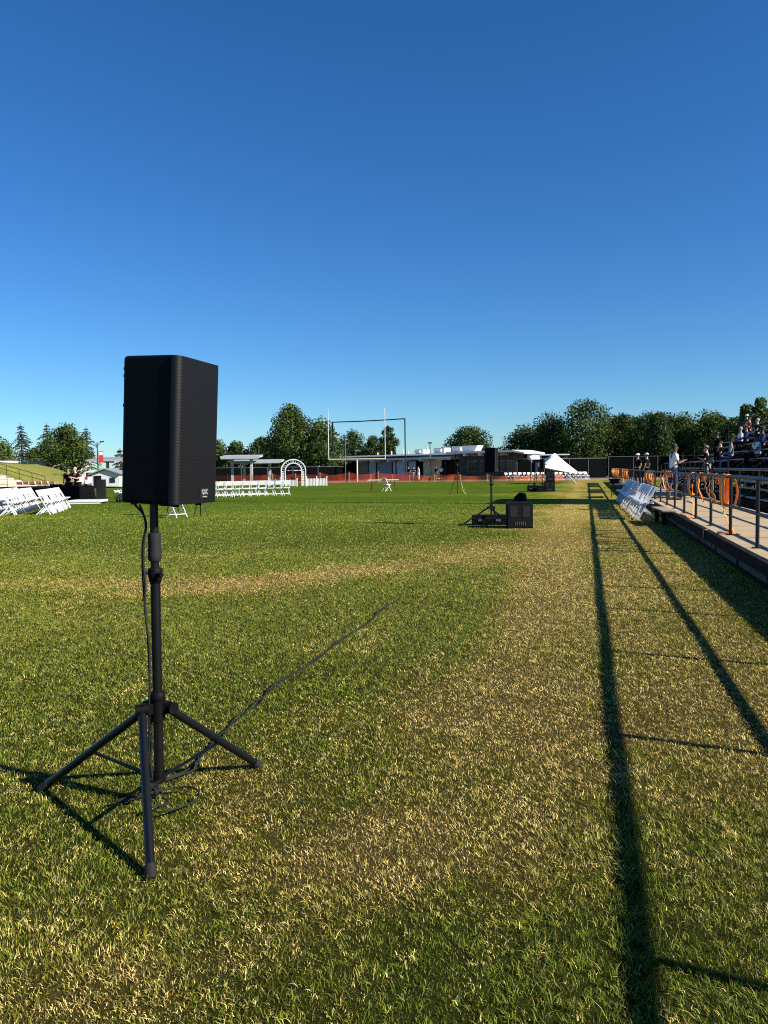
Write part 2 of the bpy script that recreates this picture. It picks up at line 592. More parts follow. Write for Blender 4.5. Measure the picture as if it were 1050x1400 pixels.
# ------------------------------------------------------------------ mown grass blades, denser where the turf is near
def grass():
    rng = np.random.default_rng(5)
    yaw = R(14.95)
    fx, fy = -math.sin(yaw), math.cos(yaw)
    rx, ry = math.cos(yaw), math.sin(yaw)

    def scatter(N, z0, z1, pw, fade_in=None, fade_out=(19.0, 38.0)):
        u = rng.random(N)
        z = (z0 ** pw + u * (z1 ** pw - z0 ** pw)) ** (1 / pw)
        lat = (rng.random(N) * 2 - 1) * (0.57 * z + 0.85)
        x, y = fx * z + rx * lat, fy * z + ry * lat
        keep = (x < 1.95) & (rng.random(N) < 1 - sstep(*fade_out, z))
        if fade_in:
            keep &= rng.random(N) < sstep(*fade_in, z)
        return x[keep], y[keep], z[keep]

    a = scatter(500000, 1.2, 7.0, 0.55, None, (3.6, 7.0))
    b_ = scatter(880000, 3.6, 15.0, 0.50, (3.6, 7.0), (12.0, 15.0))
    c_ = scatter(400000, 12.0, 38.0, 0.5, (12.0, 15.0))
    nn = len(a[0])
    x, y, z = (np.concatenate(q) for q in zip(a, b_, c_))
    n = len(x)
    d = dryness(x, y)
    clump = 0.5 * vnoise(x / 0.024, y / 0.024, 77) + 0.25 * fbm(x / 0.05, y / 0.05, 71, 2) + 0.25 * vnoise(x / 0.012, y / 0.012, 79)
    tuft = vnoise(x / 0.028, y / 0.028, 171)
    patch = fbm(x / 0.11, y / 0.13, 271, 2)
    thin = rng.random(n) > np.clip((0.44 - clump) * 3.6, 0.0, 0.85)      # gaps between tufts: blades there shorter and coloured darker
    thin[:] = thin
    straw = rng.random(n) < np.clip(0.07 + 0.86 * d + 0.65 * (patch - 0.5) + 0.55 * (tuft - 0.5), 0.05, 0.96)
    hgt = (0.006 + 0.011 * rng.random(n) ** 1.6 + 0.030 * (clump - 0.42)) * np.where(straw, 0.85, 1.05)
    hgt *= np.where((x > -0.2) & (y < 4), 1.35, 1.0) * np.where(rng.random(n) < 0.03, 1.9, 1.0)
    hgt *= 0.86 + 0.34 * sstep(3.6, 7.0, z)
    hgt = np.clip(hgt, 0.004, 0.040) * np.where(thin, 1.0, 0.35)
    wid = np.maximum(0.0013 + 0.0013 * rng.random(n), 0.00062 * z)
    ang = rng.random(n) * 2 * np.pi
    wind = fbm(x / 0.5, y / 0.5, 91, 2) * 7
    la = np.where(rng.random(n) < 0.2, wind, rng.random(n) * 2 * np.pi)
    lean = (0.3 + 1.4 * rng.random(n) ** 1.3) * hgt * np.where(straw, 1.3, 1.0)
    bx, by = np.cos(ang) * wid / 2, np.sin(ang) * wid / 2
    lx, ly = np.cos(la) * lean, np.sin(la) * lean
    h2 = hgt * np.where(straw, .85, 1.0)
    zero = np.full(n, -0.002)
    p0 = np.stack([x - bx, y - by, zero], 1)
    p1 = np.stack([x + bx, y + by, zero], 1)
    p2 = np.stack([x - bx * .8 + lx * .38, y - by * .8 + ly * .38, hgt * .62], 1)
    p3 = np.stack([x + bx * .8 + lx * .38, y + by * .8 + ly * .38, hgt * .62], 1)
    p4 = np.stack([x + lx, y + ly, h2], 1)
    V5 = np.stack([p0[:nn], p1[:nn], p2[:nn], p3[:nn], p4[:nn]], 1).reshape(-1, 3)
    V3 = np.stack([p0[nn:], p1[nn:], p4[nn:]], 1).reshape(-1, 3)
    V = np.concatenate([V5, V3]).astype(np.float32)
    nf = n - nn
    base = (np.arange(nn) * 5)[:, None]
    l5 = np.concatenate([base + np.array([[0, 1, 3, 2]]), base + np.array([[2, 3, 4]])], 1).ravel()
    l3 = (np.arange(nf * 3) + nn * 5)
    loops = np.concatenate([l5, l3]).astype(np.int32)
    s5 = (np.arange(nn)[:, None] * 7 + np.array([[0, 4]])).ravel()
    s3 = np.arange(nf) * 3 + nn * 7
    starts = np.concatenate([s5, s3]).astype(np.int32)
    me = bpy.data.meshes.new('grass')
    me.vertices.add(len(V))
    me.vertices.foreach_set('co', V.ravel())
    me.loops.add(len(loops))
    me.loops.foreach_set('vertex_index', loops)
    me.polygons.add(len(starts))
    me.polygons.foreach_set('loop_start', starts)
    # blade colours: living green, yellowing, straw, bleached
    t = rng.random(n)[:, None]
    green = np.array([0.040, 0.092, 0.005]) * (1 - t) + np.array([0.175, 0.250, 0.016]) * t
    yellow = np.array([0.30, 0.27, 0.030])
    strawc = np.array([0.36, 0.24, 0.045]) * (1 - t) + np.array([0.90, 0.71, 0.26]) * t
    brown = np.array([0.13, 0.075, 0.028])
    yel = np.clip(rng.random(n) * 0.75 + 0.7 * d - 0.17, 0, 0.85)[:, None]
    colr = np.where(straw[:, None], strawc, green * (1 - yel) + yellow * yel)
    br = (rng.random(n) < 0.12 + 0.15 * d)[:, None] & straw[:, None]
    colr = np.where(br, brown, colr)
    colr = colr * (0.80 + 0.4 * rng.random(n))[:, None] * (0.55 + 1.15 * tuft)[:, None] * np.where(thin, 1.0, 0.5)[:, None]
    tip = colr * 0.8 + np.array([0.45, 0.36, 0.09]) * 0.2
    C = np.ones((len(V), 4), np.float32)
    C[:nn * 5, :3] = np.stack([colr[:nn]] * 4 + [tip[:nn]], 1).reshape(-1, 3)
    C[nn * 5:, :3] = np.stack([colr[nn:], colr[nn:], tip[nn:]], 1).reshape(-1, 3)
    ca = me.attributes.new('blade_colour', 'FLOAT_COLOR', 'POINT')
    ca.data.foreach_set('color', C.ravel())
    me.update(calc_edges=True)
    me.validate()
    m = bpy.data.materials.new('grass_blade')
    m.use_nodes = True
    nt = m.node_tree
    b = nt.nodes['Principled BSDF']
    b.inputs['Roughness'].default_value = 0.45
    b.inputs['Specular IOR Level'].default_value = 0.22
    a = nt.nodes.new('ShaderNodeAttribute'); a.attribute_name = 'blade_colour'
    nt.links.new(a.outputs['Color'], b.inputs['Base Color'])
    tr = nt.nodes.new('ShaderNodeBsdfTranslucent')
    nt.links.new(a.outputs['Color'], tr.inputs['Color'])
    mx = nt.nodes.new('ShaderNodeMixShader'); mx.inputs[0].default_value = 0.18
    nt.links.new(b.outputs[0], mx.inputs[1]); nt.links.new(tr.outputs[0], mx.inputs[2])
    nt.links.new(mx.outputs[0], nt.nodes['Material Output'].inputs[0])
    me.materials.append(m)
    o = bpy.data.objects.new('grass', me)
    COL.objects.link(o)
    tag(o, 'mown green and straw coloured grass of the playing field', 'grass', kind='stuff')


grass()

# ------------------------------------------------------------------ running track and tarmac beyond the pitch
tag(MB().box((-20, 88.5, -0.02), (90, 12.0, 0.048)).build('running_track', 'track'), kind='structure')
tag(MB().box((-30, 101.0, -0.02), (140, 13.0, 0.052)).build('pavement', 'asphalt'), kind='structure')

# ------------------------------------------------------------------ raised walkway along the stand, with its railing
RX, DZ = 2.15, 0.33


def walkway():
    o = thing('walkway', None, None)
    o['kind'] = 'structure'
    first = None
    y, k = -7.0, 0
    while y < 70:
        if first is None:
            first = MB().box((0, 0, 0), (1.86, 1.172, 0.05)).build('deck_panel', 'deck_concrete', o, bevel=0.006)
            p = first
        else:
            p = first.copy(); COL.objects.link(p)
        p.location = (1.99 + 0.94, y + 0.6, DZ - 0.025 + random.uniform(-0.003, 0.003))
        y += 1.2
        k += 1
    b = MB()
    y = -7.0
    while y < 70:
        b.box((1.945, y + 1.2, DZ - 0.075), (0.07, 2.39, 0.15))
        y += 2.4
    b.build('edge_beam', 'deck_beam', o)
    y = -7.0
    fb = None
    while y < 70:
        if fb is None:
            fb = MB().box((0, 0, 0), (0.03, 1.62, 0.075)).build('face_board', 'grey_board', o)
            p = fb
        else:
            p = fb.copy(); COL.objects.link(p)
        p.location = (1.965, y + 0.9, 0.115 + random.uniform(-0.008, 0.008))
        y += 1.8
    MB().box((2.02, 31.5, 0.13), (0.05, 77, 0.24)).build('bearer', 'deck_beam', o)
    b = MB()
    y = -6.5
    while y < 70:
        b.box((3.0, y, 0.13), (1.7, 0.09, 0.26))
        y += 2.4
    b.build('joist', 'deck_beam', o)
    return o


walkway()

POSTS = [-5.8, -3.9, -2.0, -0.1, 1.85, 3.75, 5.65, 7.5, 9.0] + [10.8 + 1.93 * k for k in range(31)]


def railing(name, label, x, ys, top, midz, cat='railing', r=0.026):
    o = thing(name, label, cat, (x, ys[0], DZ))
    base = MB().tube([(0, 0, 0.002), (0, 0, top - DZ - 0.02)], r * 0.95, 8).build('post', 'rail_paint', o)
    MB().box((0, 0, 0.006), (0.12, 0.12, 0.008)).build('post_base', 'rail_paint', base)
    for y in ys[1:]:
        c = base.copy(); COL.objects.link(c)
        c.location = (0, y - ys[0], 0)
        f = base.children[0].copy(); COL.objects.link(f); f.parent = c
    for nm, z, rr in (('top_rail', top, r * 1.12), ('middle_rail', midz, r)):
        pts = []
        y = ys[0]
        while y < ys[-1] + 0.01:
            pts.append((0, y - ys[0], z - DZ + 0.004 * math.sin(y * 1.7)))
            y += 1.0
        MB().tube(pts, rr, 8).build(nm, 'rail_paint', o)
    return o


railing('walkway_railing', 'long black pipe railing along the pitch edge of the walkway', RX, POSTS, 1.234, 0.775)
railing('stand_railing', 'dark pipe railing along the back of the walkway in front of the bleacher', 3.80,
        [-4 + 2.3 * k for k in range(14)], 1.29, 0.85)


# ------------------------------------------------------------------ bleacher on the right
def bleacher():
    o = thing('bleacher', 'dark tiered bleacher with aluminium bench planks and spectators on the right', 'bleacher', (4.55, -2, 0))
    Y0, Y1 = 0.0, 53.0
    L = Y1 - Y0
    rows = 9
    for k in range(rows):
        x, fz = 0.65 * k, 0.45 + 0.38 * k
        seg = 0.0
        while seg < L - 0.1:
            ln = min(8.8, L - seg) - 0.02
            yc = seg + ln / 2
            MB().box((x + 0.16, yc, fz), (0.24, ln, 0.045)).build('foot_plank', 'aluminium', o)
            MB().box((x + 0.47, yc, fz + 0.43), (0.25, ln, 0.045)).build('seat_plank', 'aluminium', o)
            seg += 8.8
    st = MB()
    y = 0.3
    while y < L:
        st.beam((0.0, y, 0.42), (0.65 * rows, y, 0.42 + 0.38 * rows), 0.06, 0.10)
        for k in range(0, rows + 1, 2):
            st.box((0.65 * k + 0.3, y, (0.40 + 0.38 * k) / 2), (0.07, 0.07, 0.40 + 0.38 * k))
        for k in range(rows):
            st.box((0.65 * k + 0.47, y, 0.45 + 0.38 * k + 0.21), (0.05, 0.05, 0.40))
        y += 1.9
    s = st.build('support_frame', 'rail_paint', o)
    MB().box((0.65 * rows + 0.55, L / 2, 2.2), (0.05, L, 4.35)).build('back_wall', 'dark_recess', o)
    # guard rails: far end stepping up, and along the elevated front aisle
    g = MB()
    for k in range(rows + 1):
        g.tube([(0.65 * k, L + 0.05, 0.42 + 0.38 * k), (0.65 * k, L + 0.05, 1.45 + 0.38 * k)], 0.02, 6)
    for dz in (0.75, 1.1, 1.45):
        g.tube([(0, L + 0.05, dz), (0.65 * rows, L + 0.05, dz + 0.38 * rows)], 0.018, 6)
    g.build('end_guard', 'rail_paint', o)
    g = MB()
    for i in range(14):
        y = 29.0 + 1.6 * i
        g.tube([(-0.08, y, 0.3), (-0.08, y, 1.55)], 0.022, 6)
    for z in (0.85, 1.2, 1.55):
        g.tube([(-0.08, 29.0, z), (-0.08, 29.0 + 1.6 * 13, z)], 0.02, 6)
    g.build('front_guard', 'rail_paint', o)
    g = MB()
    zt = 0.45 + 0.38 * rows
    for i in range(24):
        y = 0.4 + 2.28 * i
        g.tube([(0.65 * rows + 0.5, y, zt - 0.2), (0.65 * rows + 0.5, y, zt + 0.85)], 0.022, 6)
    for z in (0.45, 0.85):
        g.tube([(0.65 * rows + 0.5, 0.3, zt + z), (0.65 * rows + 0.5, L, zt + z)], 0.02, 6)
    g.build('back_guard', 'rail_paint', o)
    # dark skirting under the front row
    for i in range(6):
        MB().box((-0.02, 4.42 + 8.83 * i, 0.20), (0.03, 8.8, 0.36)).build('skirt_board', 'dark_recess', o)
    return o


bleacher()


def added_press_box():  # assumed object, added out of view to cast the broad mid field shadow
    o = thing('added_press_box', 'flat roofed press box on posts, added out of view behind the bleacher to cast the broad shadow', 'press box', (12.0, 29.6, 0))
    w = MB(); w.box((0, 0, 7.3), (2.6, 4.4, 2.4)); w.build('cabin', 'grey_wall', o)
    MB().box((-0.1, 0, 8.6), (3.2, 5.0, 0.18)).build('roof', 'grey_roof', o)
    for i in range(4):
        MB().box((-1.32, -1.65 + 1.1 * i, 7.5), (0.04, 0.95, 1.0)).build('window', 'dark_glass', o)
    for sx in (-1.1, 1.1):
        for sy in (-2.0, 0, 2.0):
            MB().box((sx, sy, 3.1), (0.25, 0.25, 6.2)).build('post', 'galvanised', o)
    m = MB()
    m.tube([(0, 1.8, 8.7), (0, 1.8, 10.6)], 0.05, 6)
    m.build('mast', 'galvanised', o)


added_press_box()


def floodlight(x, y, h, label):
    o = thing('floodlight_pole', label, 'floodlight', (x, y, 0))
    MB().tube([(0, 0, 0), (0, 0, h)], [0.26, 0.14], 10).build('pole', 'galvanised', o)
    MB().box((0, 0, h - 0.1), (0.12, 3.6, 0.12)).build('crossarm', 'galvanised', o)
    for i in range(5):
        MB().box((-0.25, -1.5 + 0.75 * i, h + 0.25), (0.35, 0.5, 0.5)).build('lamp_head', 'galvanised', o)


floodlight(14.6, 26.9, 21.0, 'tall floodlight pole behind the bleacher, casting the long thin shadow across the pitch')


# ------------------------------------------------------------------ loudspeakers
def text_mesh(txt, size, ext, m, name, parent, loc, rot):
    cu = bpy.data.curves.new(name, 'FONT')
    cu.body = txt
    cu.size = size
    cu.extrude = ext
    cu.align_x = 'CENTER'
    cu.align_y = 'CENTER'
    tmp = bpy.data.objects.new('tmp', cu)
    COL.objects.link(tmp)
    dg = bpy.context.evaluated_depsgraph_get()
    me = bpy.data.meshes.new_from_object(tmp.evaluated_get(dg))
    bpy.data.objects.remove(tmp)
    me.name = name
    me.materials.clear()
    me.materials.append(M[m])
    o = bpy.data.objects.new(name, me)
    COL.objects.link(o)
    o.parent = parent
    o.location = loc
    o.rotation_euler = rot
    return o


def round_poly(pts, rs, seg=5):
    """round the corners of a polygon"""
    out = []
    n = len(pts)
    for i in range(n):
        p, a, b = Vector(pts[i]), Vector(pts[i - 1]), Vector(pts[(i + 1) % n])
        r = rs[i]
        if r <= 0:
            out.append(tuple(p)); continue
        d1, d2 = (a - p).normalized(), (b - p).normalized()
        h = math.acos(max(-1, min(1, d1.dot(d2)))) / 2
        t = r / math.tan(h)
        c = p + (d1 + d2).normalized() * (r / math.sin(h))
        s0, s1 = p + d1 * t, p + d2 * t
        a0 = math.atan2(s0.y - c.y, s0.x - c.x)
        a1 = math.atan2(s1.y - c.y, s1.x - c.x)
        da = (a1 - a0 + math.pi) % (2 * math.pi) - math.pi
        for k in range(seg + 1):
            q = a0 + da * k / seg
            out.append((c.x + r * math.cos(q), c.y + r * math.sin(q)))
    return out


def make_speaker(label, cat='loudspeaker', W=0.335, WB=0.27, D=0.285, H=0.60):
    """front faces local +X, base at z = 0, centred over the pole"""
    o = thing('loudspeaker', label, cat)
    x1, x0 = 0.145, 0.145 - D
    plan = round_poly([(x0, -WB / 2), (x1 - 0.03, -W / 2 + 0.004), (x1 - 0.03, W / 2 - 0.004), (x0, WB / 2)], [0.03, 0, 0, 0.03])
    MB().prism(plan, 0.0, H).build('cabinet', 'black_plastic', o, bevel=0.016)
    gp = round_poly([(x1 - 0.036, -W / 2), (x1, -W / 2), (x1, W / 2), (x1 - 0.036, W / 2)], [0, 0.030, 0.030, 0], 7)
    g = MB()
    n = len(gp)
    z0, z1 = 0.006, H - 0.004
    vs = [(p[0], p[1], z0) for p in gp] + [(p[0], p[1], z1) for p in gp]
    fs = [(i, (i + 1) % n, n + (i + 1) % n, n + i) for i in range(n)]
    g.add(vs, fs, False)
    g.add(vs, [tuple(reversed(range(n))), tuple(range(n, 2 * n))])
    g.s = [i < n and 0 < i for i in range(n)] + [False, False]
    gr = g.build('grille', 'grille_mesh', o)
    pl = MB().box((x1 + 0.002, 0.045, 0.047), (0.004, 0.062, 0.042)).build('badge', 'black_rubber', gr)
    # lettering joins the badge as its raised print
    t = text_mesh('QSC', 0.026, 0.0012, 'logo_white', 'lettering', gr, (x1 + 0.005, 0.046, 0.053), (R(90), 0, R(90)))
    MB().box((x1 + 0.0045, 0.048, 0.033), (0.001, 0.034, 0.003)).build('lettering_line', 'logo_white', gr)
    # side handle recesses, rear heat sink with knobs, pole cup
    for s in (-1, 1):
        MB().box((x0 + 0.10, s * (WB / 2 + 0.0075), 0.30), (0.016, 0.006, 0.11)).build('handle', 'black_rubber', o, bevel=0.002)
    rp = MB().box((x0 - 0.002, 0, 0.28), (0.012, 0.17, 0.38)).build('rear_panel', 'black_metal', o, bevel=0.003)
    for i, z in enumerate((0.55, 0.52, 0.40)):
        MB().tube([(x0 + 0.004, -0.105, z), (x0 - 0.007, -0.106, z)], 0.008, 8).build('knob', 'black_rubber', rp)
    MB().tube([(0, 0, -0.012), (0, 0, 0.01)], 0.032, 14).build('pole_cup', 'black_rubber', o)
    for sx in (x0 + 0.04, x1 - 0.05):
        for sy in (-0.09, 0.09):
            MB().tube([(sx, sy, -0.008), (sx, sy, 0.004)], 0.014, 8).build('rubber_foot', 'black_rubber', o)
    return o


def make_stand(label, base, top, feet, hinges):
    """tripod speaker stand; feet are offsets from the pole"""
    o = thing('speaker_stand', label, 'speaker stand', base)
    MB().tube([(0, 0, 0.10), (0, 0, 1.0)], 0.0205, 16).build('lower_tube', 'black_metal', o)
    MB().tube([(0, 0, 0.95), (0, 0, top)], 0.0175, 16).build('upper_tube', 'black_metal', o)
    MB().tube([(0, 0, 0.105), (0, 0, 0.135)], 0.026, 14).build('foot_collar', 'black_plastic', o)
    MB().tube([(0, 0, 0.955), (0, 0, 0.965), (0, 0, 0.985), (0, 0, 1.012), (0, 0, 1.02)], [0.022, 0.025, 0.029, 0.031, 0.027], 16).build('clamp_collar', 'black_plastic', o)
    MB().tube([(0.0, -0.012, 0.995), (0.05, -0.03, 0.995)], [0.008, 0.009], 8).build('clamp_knob', 'black_plastic', o)
    MB().tube([(-0.03, 0.0, 0.998), (-0.048, 0.0, 0.998)], 0.008, 8).build('locking_pin', 'steel_pin', o)
    gpts = [(0, 0, 1.05), (0, 0, 1.06), (0, 0, 1.075), (0, 0, 1.10), (0, 0, 1.13), (0, 0, 1.155), (0, 0, 1.168)]
    MB().tube(gpts, [0.024, 0.029, 0.0285, 0.0265, 0.0265, 0.028, 0.025], 18).build('grip', 'black_rubber', o)
    MB().tube([(0, 0, 0.45), (0, 0, 0.46), (0, 0, 0.485), (0, 0, 0.492)], [0.026, 0.033, 0.033, 0.028], 16).build('hub_collar', 'black_plastic', o)
    MB().tube([(0, 0, 0.37), (0, 0, 0.455)], 0.03, 14).build('hub', 'black_plastic', o)
    for (fx, fy), (hx, hy) in zip(feet, hinges):
        L = math.hypot(fx - hx, fy - hy)
        ux, uy = (fx - hx) / L, (fy - hy) / L
        hp = Vector((hx, hy, 0.415))
        ft = Vector((fx, fy, 0.006))
        lg = MB().tube([hp, ft], 0.0175, 12).build('leg', 'black_metal', o)
        d = (ft - hp).normalized()
        MB().tube([ft - d * 0.05, ft + d * 0.002], [0.0205, 0.0215], 12).build('rubber_foot', 'black_rubber', lg)
        MB().tube([(hp.x - uy * 0.026, hp.y + ux * 0.026, 0.425), (hp.x + uy * 0.026, hp.y - ux * 0.026, 0.425)], 0.024, 12).build('leg_joint', 'black_plastic', lg)
        MB().beam((0, 0, 0.425), (hp.x, hp.y, 0.425), 0.035, 0.045).build('leg_bracket', 'black_plastic', lg)
        mid = hp.lerp(ft, 0.50)
        MB().beam((ux * 0.022, uy * 0.022, 0.12), (mid.x, mid.y, mid.z - 0.016), 0.016, 0.008).build('brace', 'black_metal', o)
    return o


ST = (-1.765, 2.822, 0)
stand = make_stand('black tripod speaker stand in the left foreground holding the big loudspeaker', ST, 1.30,
                   [(-2.36 - ST[0], 2.82 - ST[1]), (-1.52 - ST[0], 3.31 - ST[1]), (-1.47 - ST[0], 2.28 - ST[1])],
                   [(-0.055, 0.022), (0.050, 0.014), (-0.046, -0.048)])
stand.rotation_euler = (0, R(0.7), 0)
spk = make_speaker('big black loudspeaker with perforated grille on the tripod in the left foreground')
spk.location = (-1.717, 2.875, 1.291)
spk.rotation_euler = (R(-0.5), R(3.0), R(-1.5))
sub_spk = dup(spk, (-2.29, 18.92, 1.32), R(-4), 'black loudspeaker on a tripod stand beside the square subwoofer in mid field')
sub_spk.rotation_euler = (0, R(1.0), R(-4))
st2 = dup(stand, (-2.29, 18.92, 0.02), R(25), 'black tripod speaker stand behind the low black case in mid field')
st2.rotation_euler = (0, 0, R(22))
st2.scale = (1.25, 1.25, 1.0)
st3 = dup(stand, (-2.55, 46.0, 0.0), R(10), 'black tripod speaker stand beside the far stacked subwoofers')
st3.rotation_euler = (0, 0, R(10))
sp3 = dup(spk, (-2.55, 46.0, 1.30), R(-10), 'black loudspeaker on a stand in front of the white canopy tent')
sp3.rotation_euler = (0, 0, R(-10))
st4 = dup(stand, (-3.05, 46.8, 0.0), R(40), 'black tripod speaker stand at the left of the far speaker cluster')
st4.rotation_euler = (0, 0, R(40))
sp4 = dup(spk, (-3.05, 46.8, 1.12), R(-20), 'black loudspeaker left of the far speaker cluster beside the round white lamp')
sp4.rotation_euler = (0, 0, R(-20))


def cable(name, label, pts, r, parent=None, cat='cable', m='black_rubber', jit=0.0, sub=6):
    P = [Vector(p) for p in pts]
    out = []
    for i in range(len(P) - 1):
        p0, p1, p2, p3 = P[max(i - 1, 0)], P[i], P[i + 1], P[min(i + 2, len(P) - 1)]
        for k in range(sub):
            t = k / sub
            q = 0.5 * ((2 * p1) + (p2 - p0) * t + (2 * p0 - 5 * p1 + 4 * p2 - p3) * t * t + (3 * p1 - p0 - 3 * p2 + p3) * t ** 3)
            out.append(q + Vector((random.uniform(-jit, jit), random.uniform(-jit, jit), 0)))
    out.append(P[-1])
    o = MB().tube(out, r, 6).build(name, m, parent)
    if label:
        tag(o, label, cat)
    return o


for k, (dx, lab) in enumerate(((0.0, 'black power cable trailing across the grass from the near stand, left strand'),
                               (0.028, 'black signal cable twisted beside the power cable on the grass, right strand'))):
    pts = [(-1.80 + dx, 2.86, 0.03), (-1.86, 2.98, 0.02), (-1.80 + dx, 3.14, 0.03), (-1.84, 3.33, 0.018), (-1.885 + dx, 3.61, 0.022), (-1.91 - dx, 3.91, 0.018),
           (-1.94 + dx, 4.18, 0.018), (-1.96 - dx, 4.57, 0.018), (-1.955 + dx, 5.25, 0.018), (-1.95 - dx, 5.9, 0.018), (-1.95 + dx, 6.6, 0.018), (-1.975 - dx, 7.3, 0.018), (-2.0 + dx, 8.07, 0.006),
           (-2.07, 9.6, -0.003), (-2.15 + dx, 11.2, -0.006), (-2.3, 14.0, -0.006), (-2.40, 16.7, -0.004), (-2.33, 18.6, 0.03)]
    cable('cable', lab, pts, 0.0046, jit=0.005)
cable('cable', 'thin black cable hanging down the pole of the near speaker stand',
      [(-1.850, 2.84, 1.285), (-1.815, 2.82, 1.265), (-1.785, 2.80, 1.245), (-1.773, 2.795, 1.21), (-1.773, 2.79, 1.17), (-1.783, 2.79, 1.12), (-1.786, 2.79, 1.03), (-1.777, 2.785, 0.96),
       (-1.783, 2.785, 0.85), (-1.772, 2.79, 0.7), (-1.775, 2.79, 0.55), (-1.792, 2.80, 0.3), (-1.782, 2.80, 0.12), (-1.792, 2.84, 0.03)], 0.005)
cable('cable', 'second black cable looped beside the pole of the near speaker stand',
      [(-1.840, 2.86, 1.283), (-1.800, 2.82, 1.25), (-1.780, 2.81, 1.20), (-1.792, 2.80, 1.13), (-1.798, 2.80, 1.03), (-1.788, 2.79, 0.90),
       (-1.780, 2.792, 0.78), (-1.778, 2.795, 0.55), (-1.787, 2.80, 0.2), (-1.852, 2.78, 0.03)], 0.0045)
cable('cable', 'loose black cable coil lying on the grass inside the near tripod',
      [(-1.80, 2.84, 0.03), (-1.88, 2.86, 0.04), (-1.85, 2.79, 0.035), (-1.93, 2.74, 0.035), (-1.86, 2.80, 0.04), (-1.75, 2.92, 0.035), (-1.66, 2.93, 0.04), (-1.60, 2.86, 0.035),
       (-1.61, 2.78, 0.035), (-1.67, 2.70, 0.035), (-1.74, 2.70, 0.04), (-1.70, 2.78, 0.035), (-1.76, 2.83, 0.03)], 0.0042)


def subwoofer(label, loc, rz, W=0.60, D=0.62, H=0.60):
    o = thing('subwoofer', label, 'subwoofer', loc, rz)      # front faces local -Y
    MB().box((0, 0, H / 2), (W, D, H)).build('cabinet', 'black_plastic', o, bevel=0.02)
    MB().box((0, -D / 2 - 0.004, H * 0.5), (W - 0.05, 0.012, H - 0.05)).build('grille', 'grille_mesh', o)
    for s in (-1, 1):
        MB().box((s * W * 0.24, -D / 2 - 0.012, H * 0.66), (W * 0.27, 0.008, H * 0.42)).build('port', 'black_rubber', o, bevel=0.003)
    for i in range(6):
        MB().box((-W * 0.17 + i * W * 0.075, -D / 2 - 0.013, H * 0.2), (0.016, 0.008, H * 0.14)).build('vent_slat', 'galvanised', o)
    return o


sw = subwoofer('square black subwoofer with two dark ports beside the mid field speaker stand', (-1.55, 18.2, 0), R(9))
sw2 = dup(sw, (-2.12, 45.7, 0), R(5), 'lower of the two stacked black subwoofers in front of the white canopy tent')
sw3 = dup(sw, (-2.08, 45.7, 0.605), R(5), 'upper of the two stacked black subwoofers in front of the white canopy tent')
sw3.scale = (0.85, 0.85, 1.0)


def road_case(label, loc, rz, s):
    o = thing('equipment_case', label, 'case', loc, rz)
    MB().box((0, 0, s[2] / 2), s).build('body', 'black_plastic', o, bevel=0.012)
    MB().box((0, 0, s[2] * 0.72), (s[0] + 0.006, s[1] + 0.006, 0.02)).build('lid_seam', 'black_rubber', o)
    for sx in (-1, 1):
        MB().box((sx * s[0] * 0.25, -s[1] / 2 - 0.008, s[2] * 0.5), (0.12, 0.014, 0.05)).build('handle', 'galvanised', o)
    return o


road_case('long low black equipment case behind the legs of the mid field stand', (-2.36, 19.05, 0), R(9), (0.86, 0.42, 0.25))
road_case('low black equipment case left of the far stacked subwoofers', (-3.02, 45.6, 0), R(5), (0.75, 0.5, 0.36))


def monitor_wedge(label, loc, rz):
    o = thing('stage_monitor', label, 'stage monitor', loc, rz)
    MB().prism(round_poly([(-0.24, 0), (0.24, 0), (0.20, 0.16), (-0.02, 0.36), (-0.20, 0.30)], [0.02] * 5), -0.22, 0.22, 'x').build('cabinet', 'black_plastic', o)
    MB().beam((0, 0.205, 0.17), (0, -0.005, 0.355), 0.40, 0.012, up=(0, 0.6, 0.8)).build('grille', 'grille_mesh', o)
    for s in (-1, 1):
        MB().box((s * 0.223, 0, 0.17), (0.008, 0.12, 0.04)).build('handle', 'black_rubber', o)
    return o


monitor_wedge('small black wedge stage monitor on the grass behind the square subwoofer', (-2.75, 32.9, 0), R(80))
monitor_wedge('black wedge stage monitor beside the low case of the far speaker cluster', (-2.62, 45.1, 0), R(100))


def lamp_stand(label, loc):
    o = thing('lamp_stand', label, 'lamp stand', loc)
    MB().tube([(0, 0, 0.5), (0, 0, 1.95)], 0.018, 8).build('pole', 'black_metal', o)
    for k in range(3):
        a = 2.1 * k + 0.3
        MB().tube([(0, 0, 0.55), (0.4 * math.cos(a), 0.4 * math.sin(a), 0.01)], 0.015, 6).build('leg', 'black_metal', o)
    MB().ball((0, 0, 2.02), (0.17, 0.17, 0.16), 12, 8).build('head', 'white_resin', o)


lamp_stand('thin black stand with a round white head left of the far speakers', (-3.55, 50.5, 0))


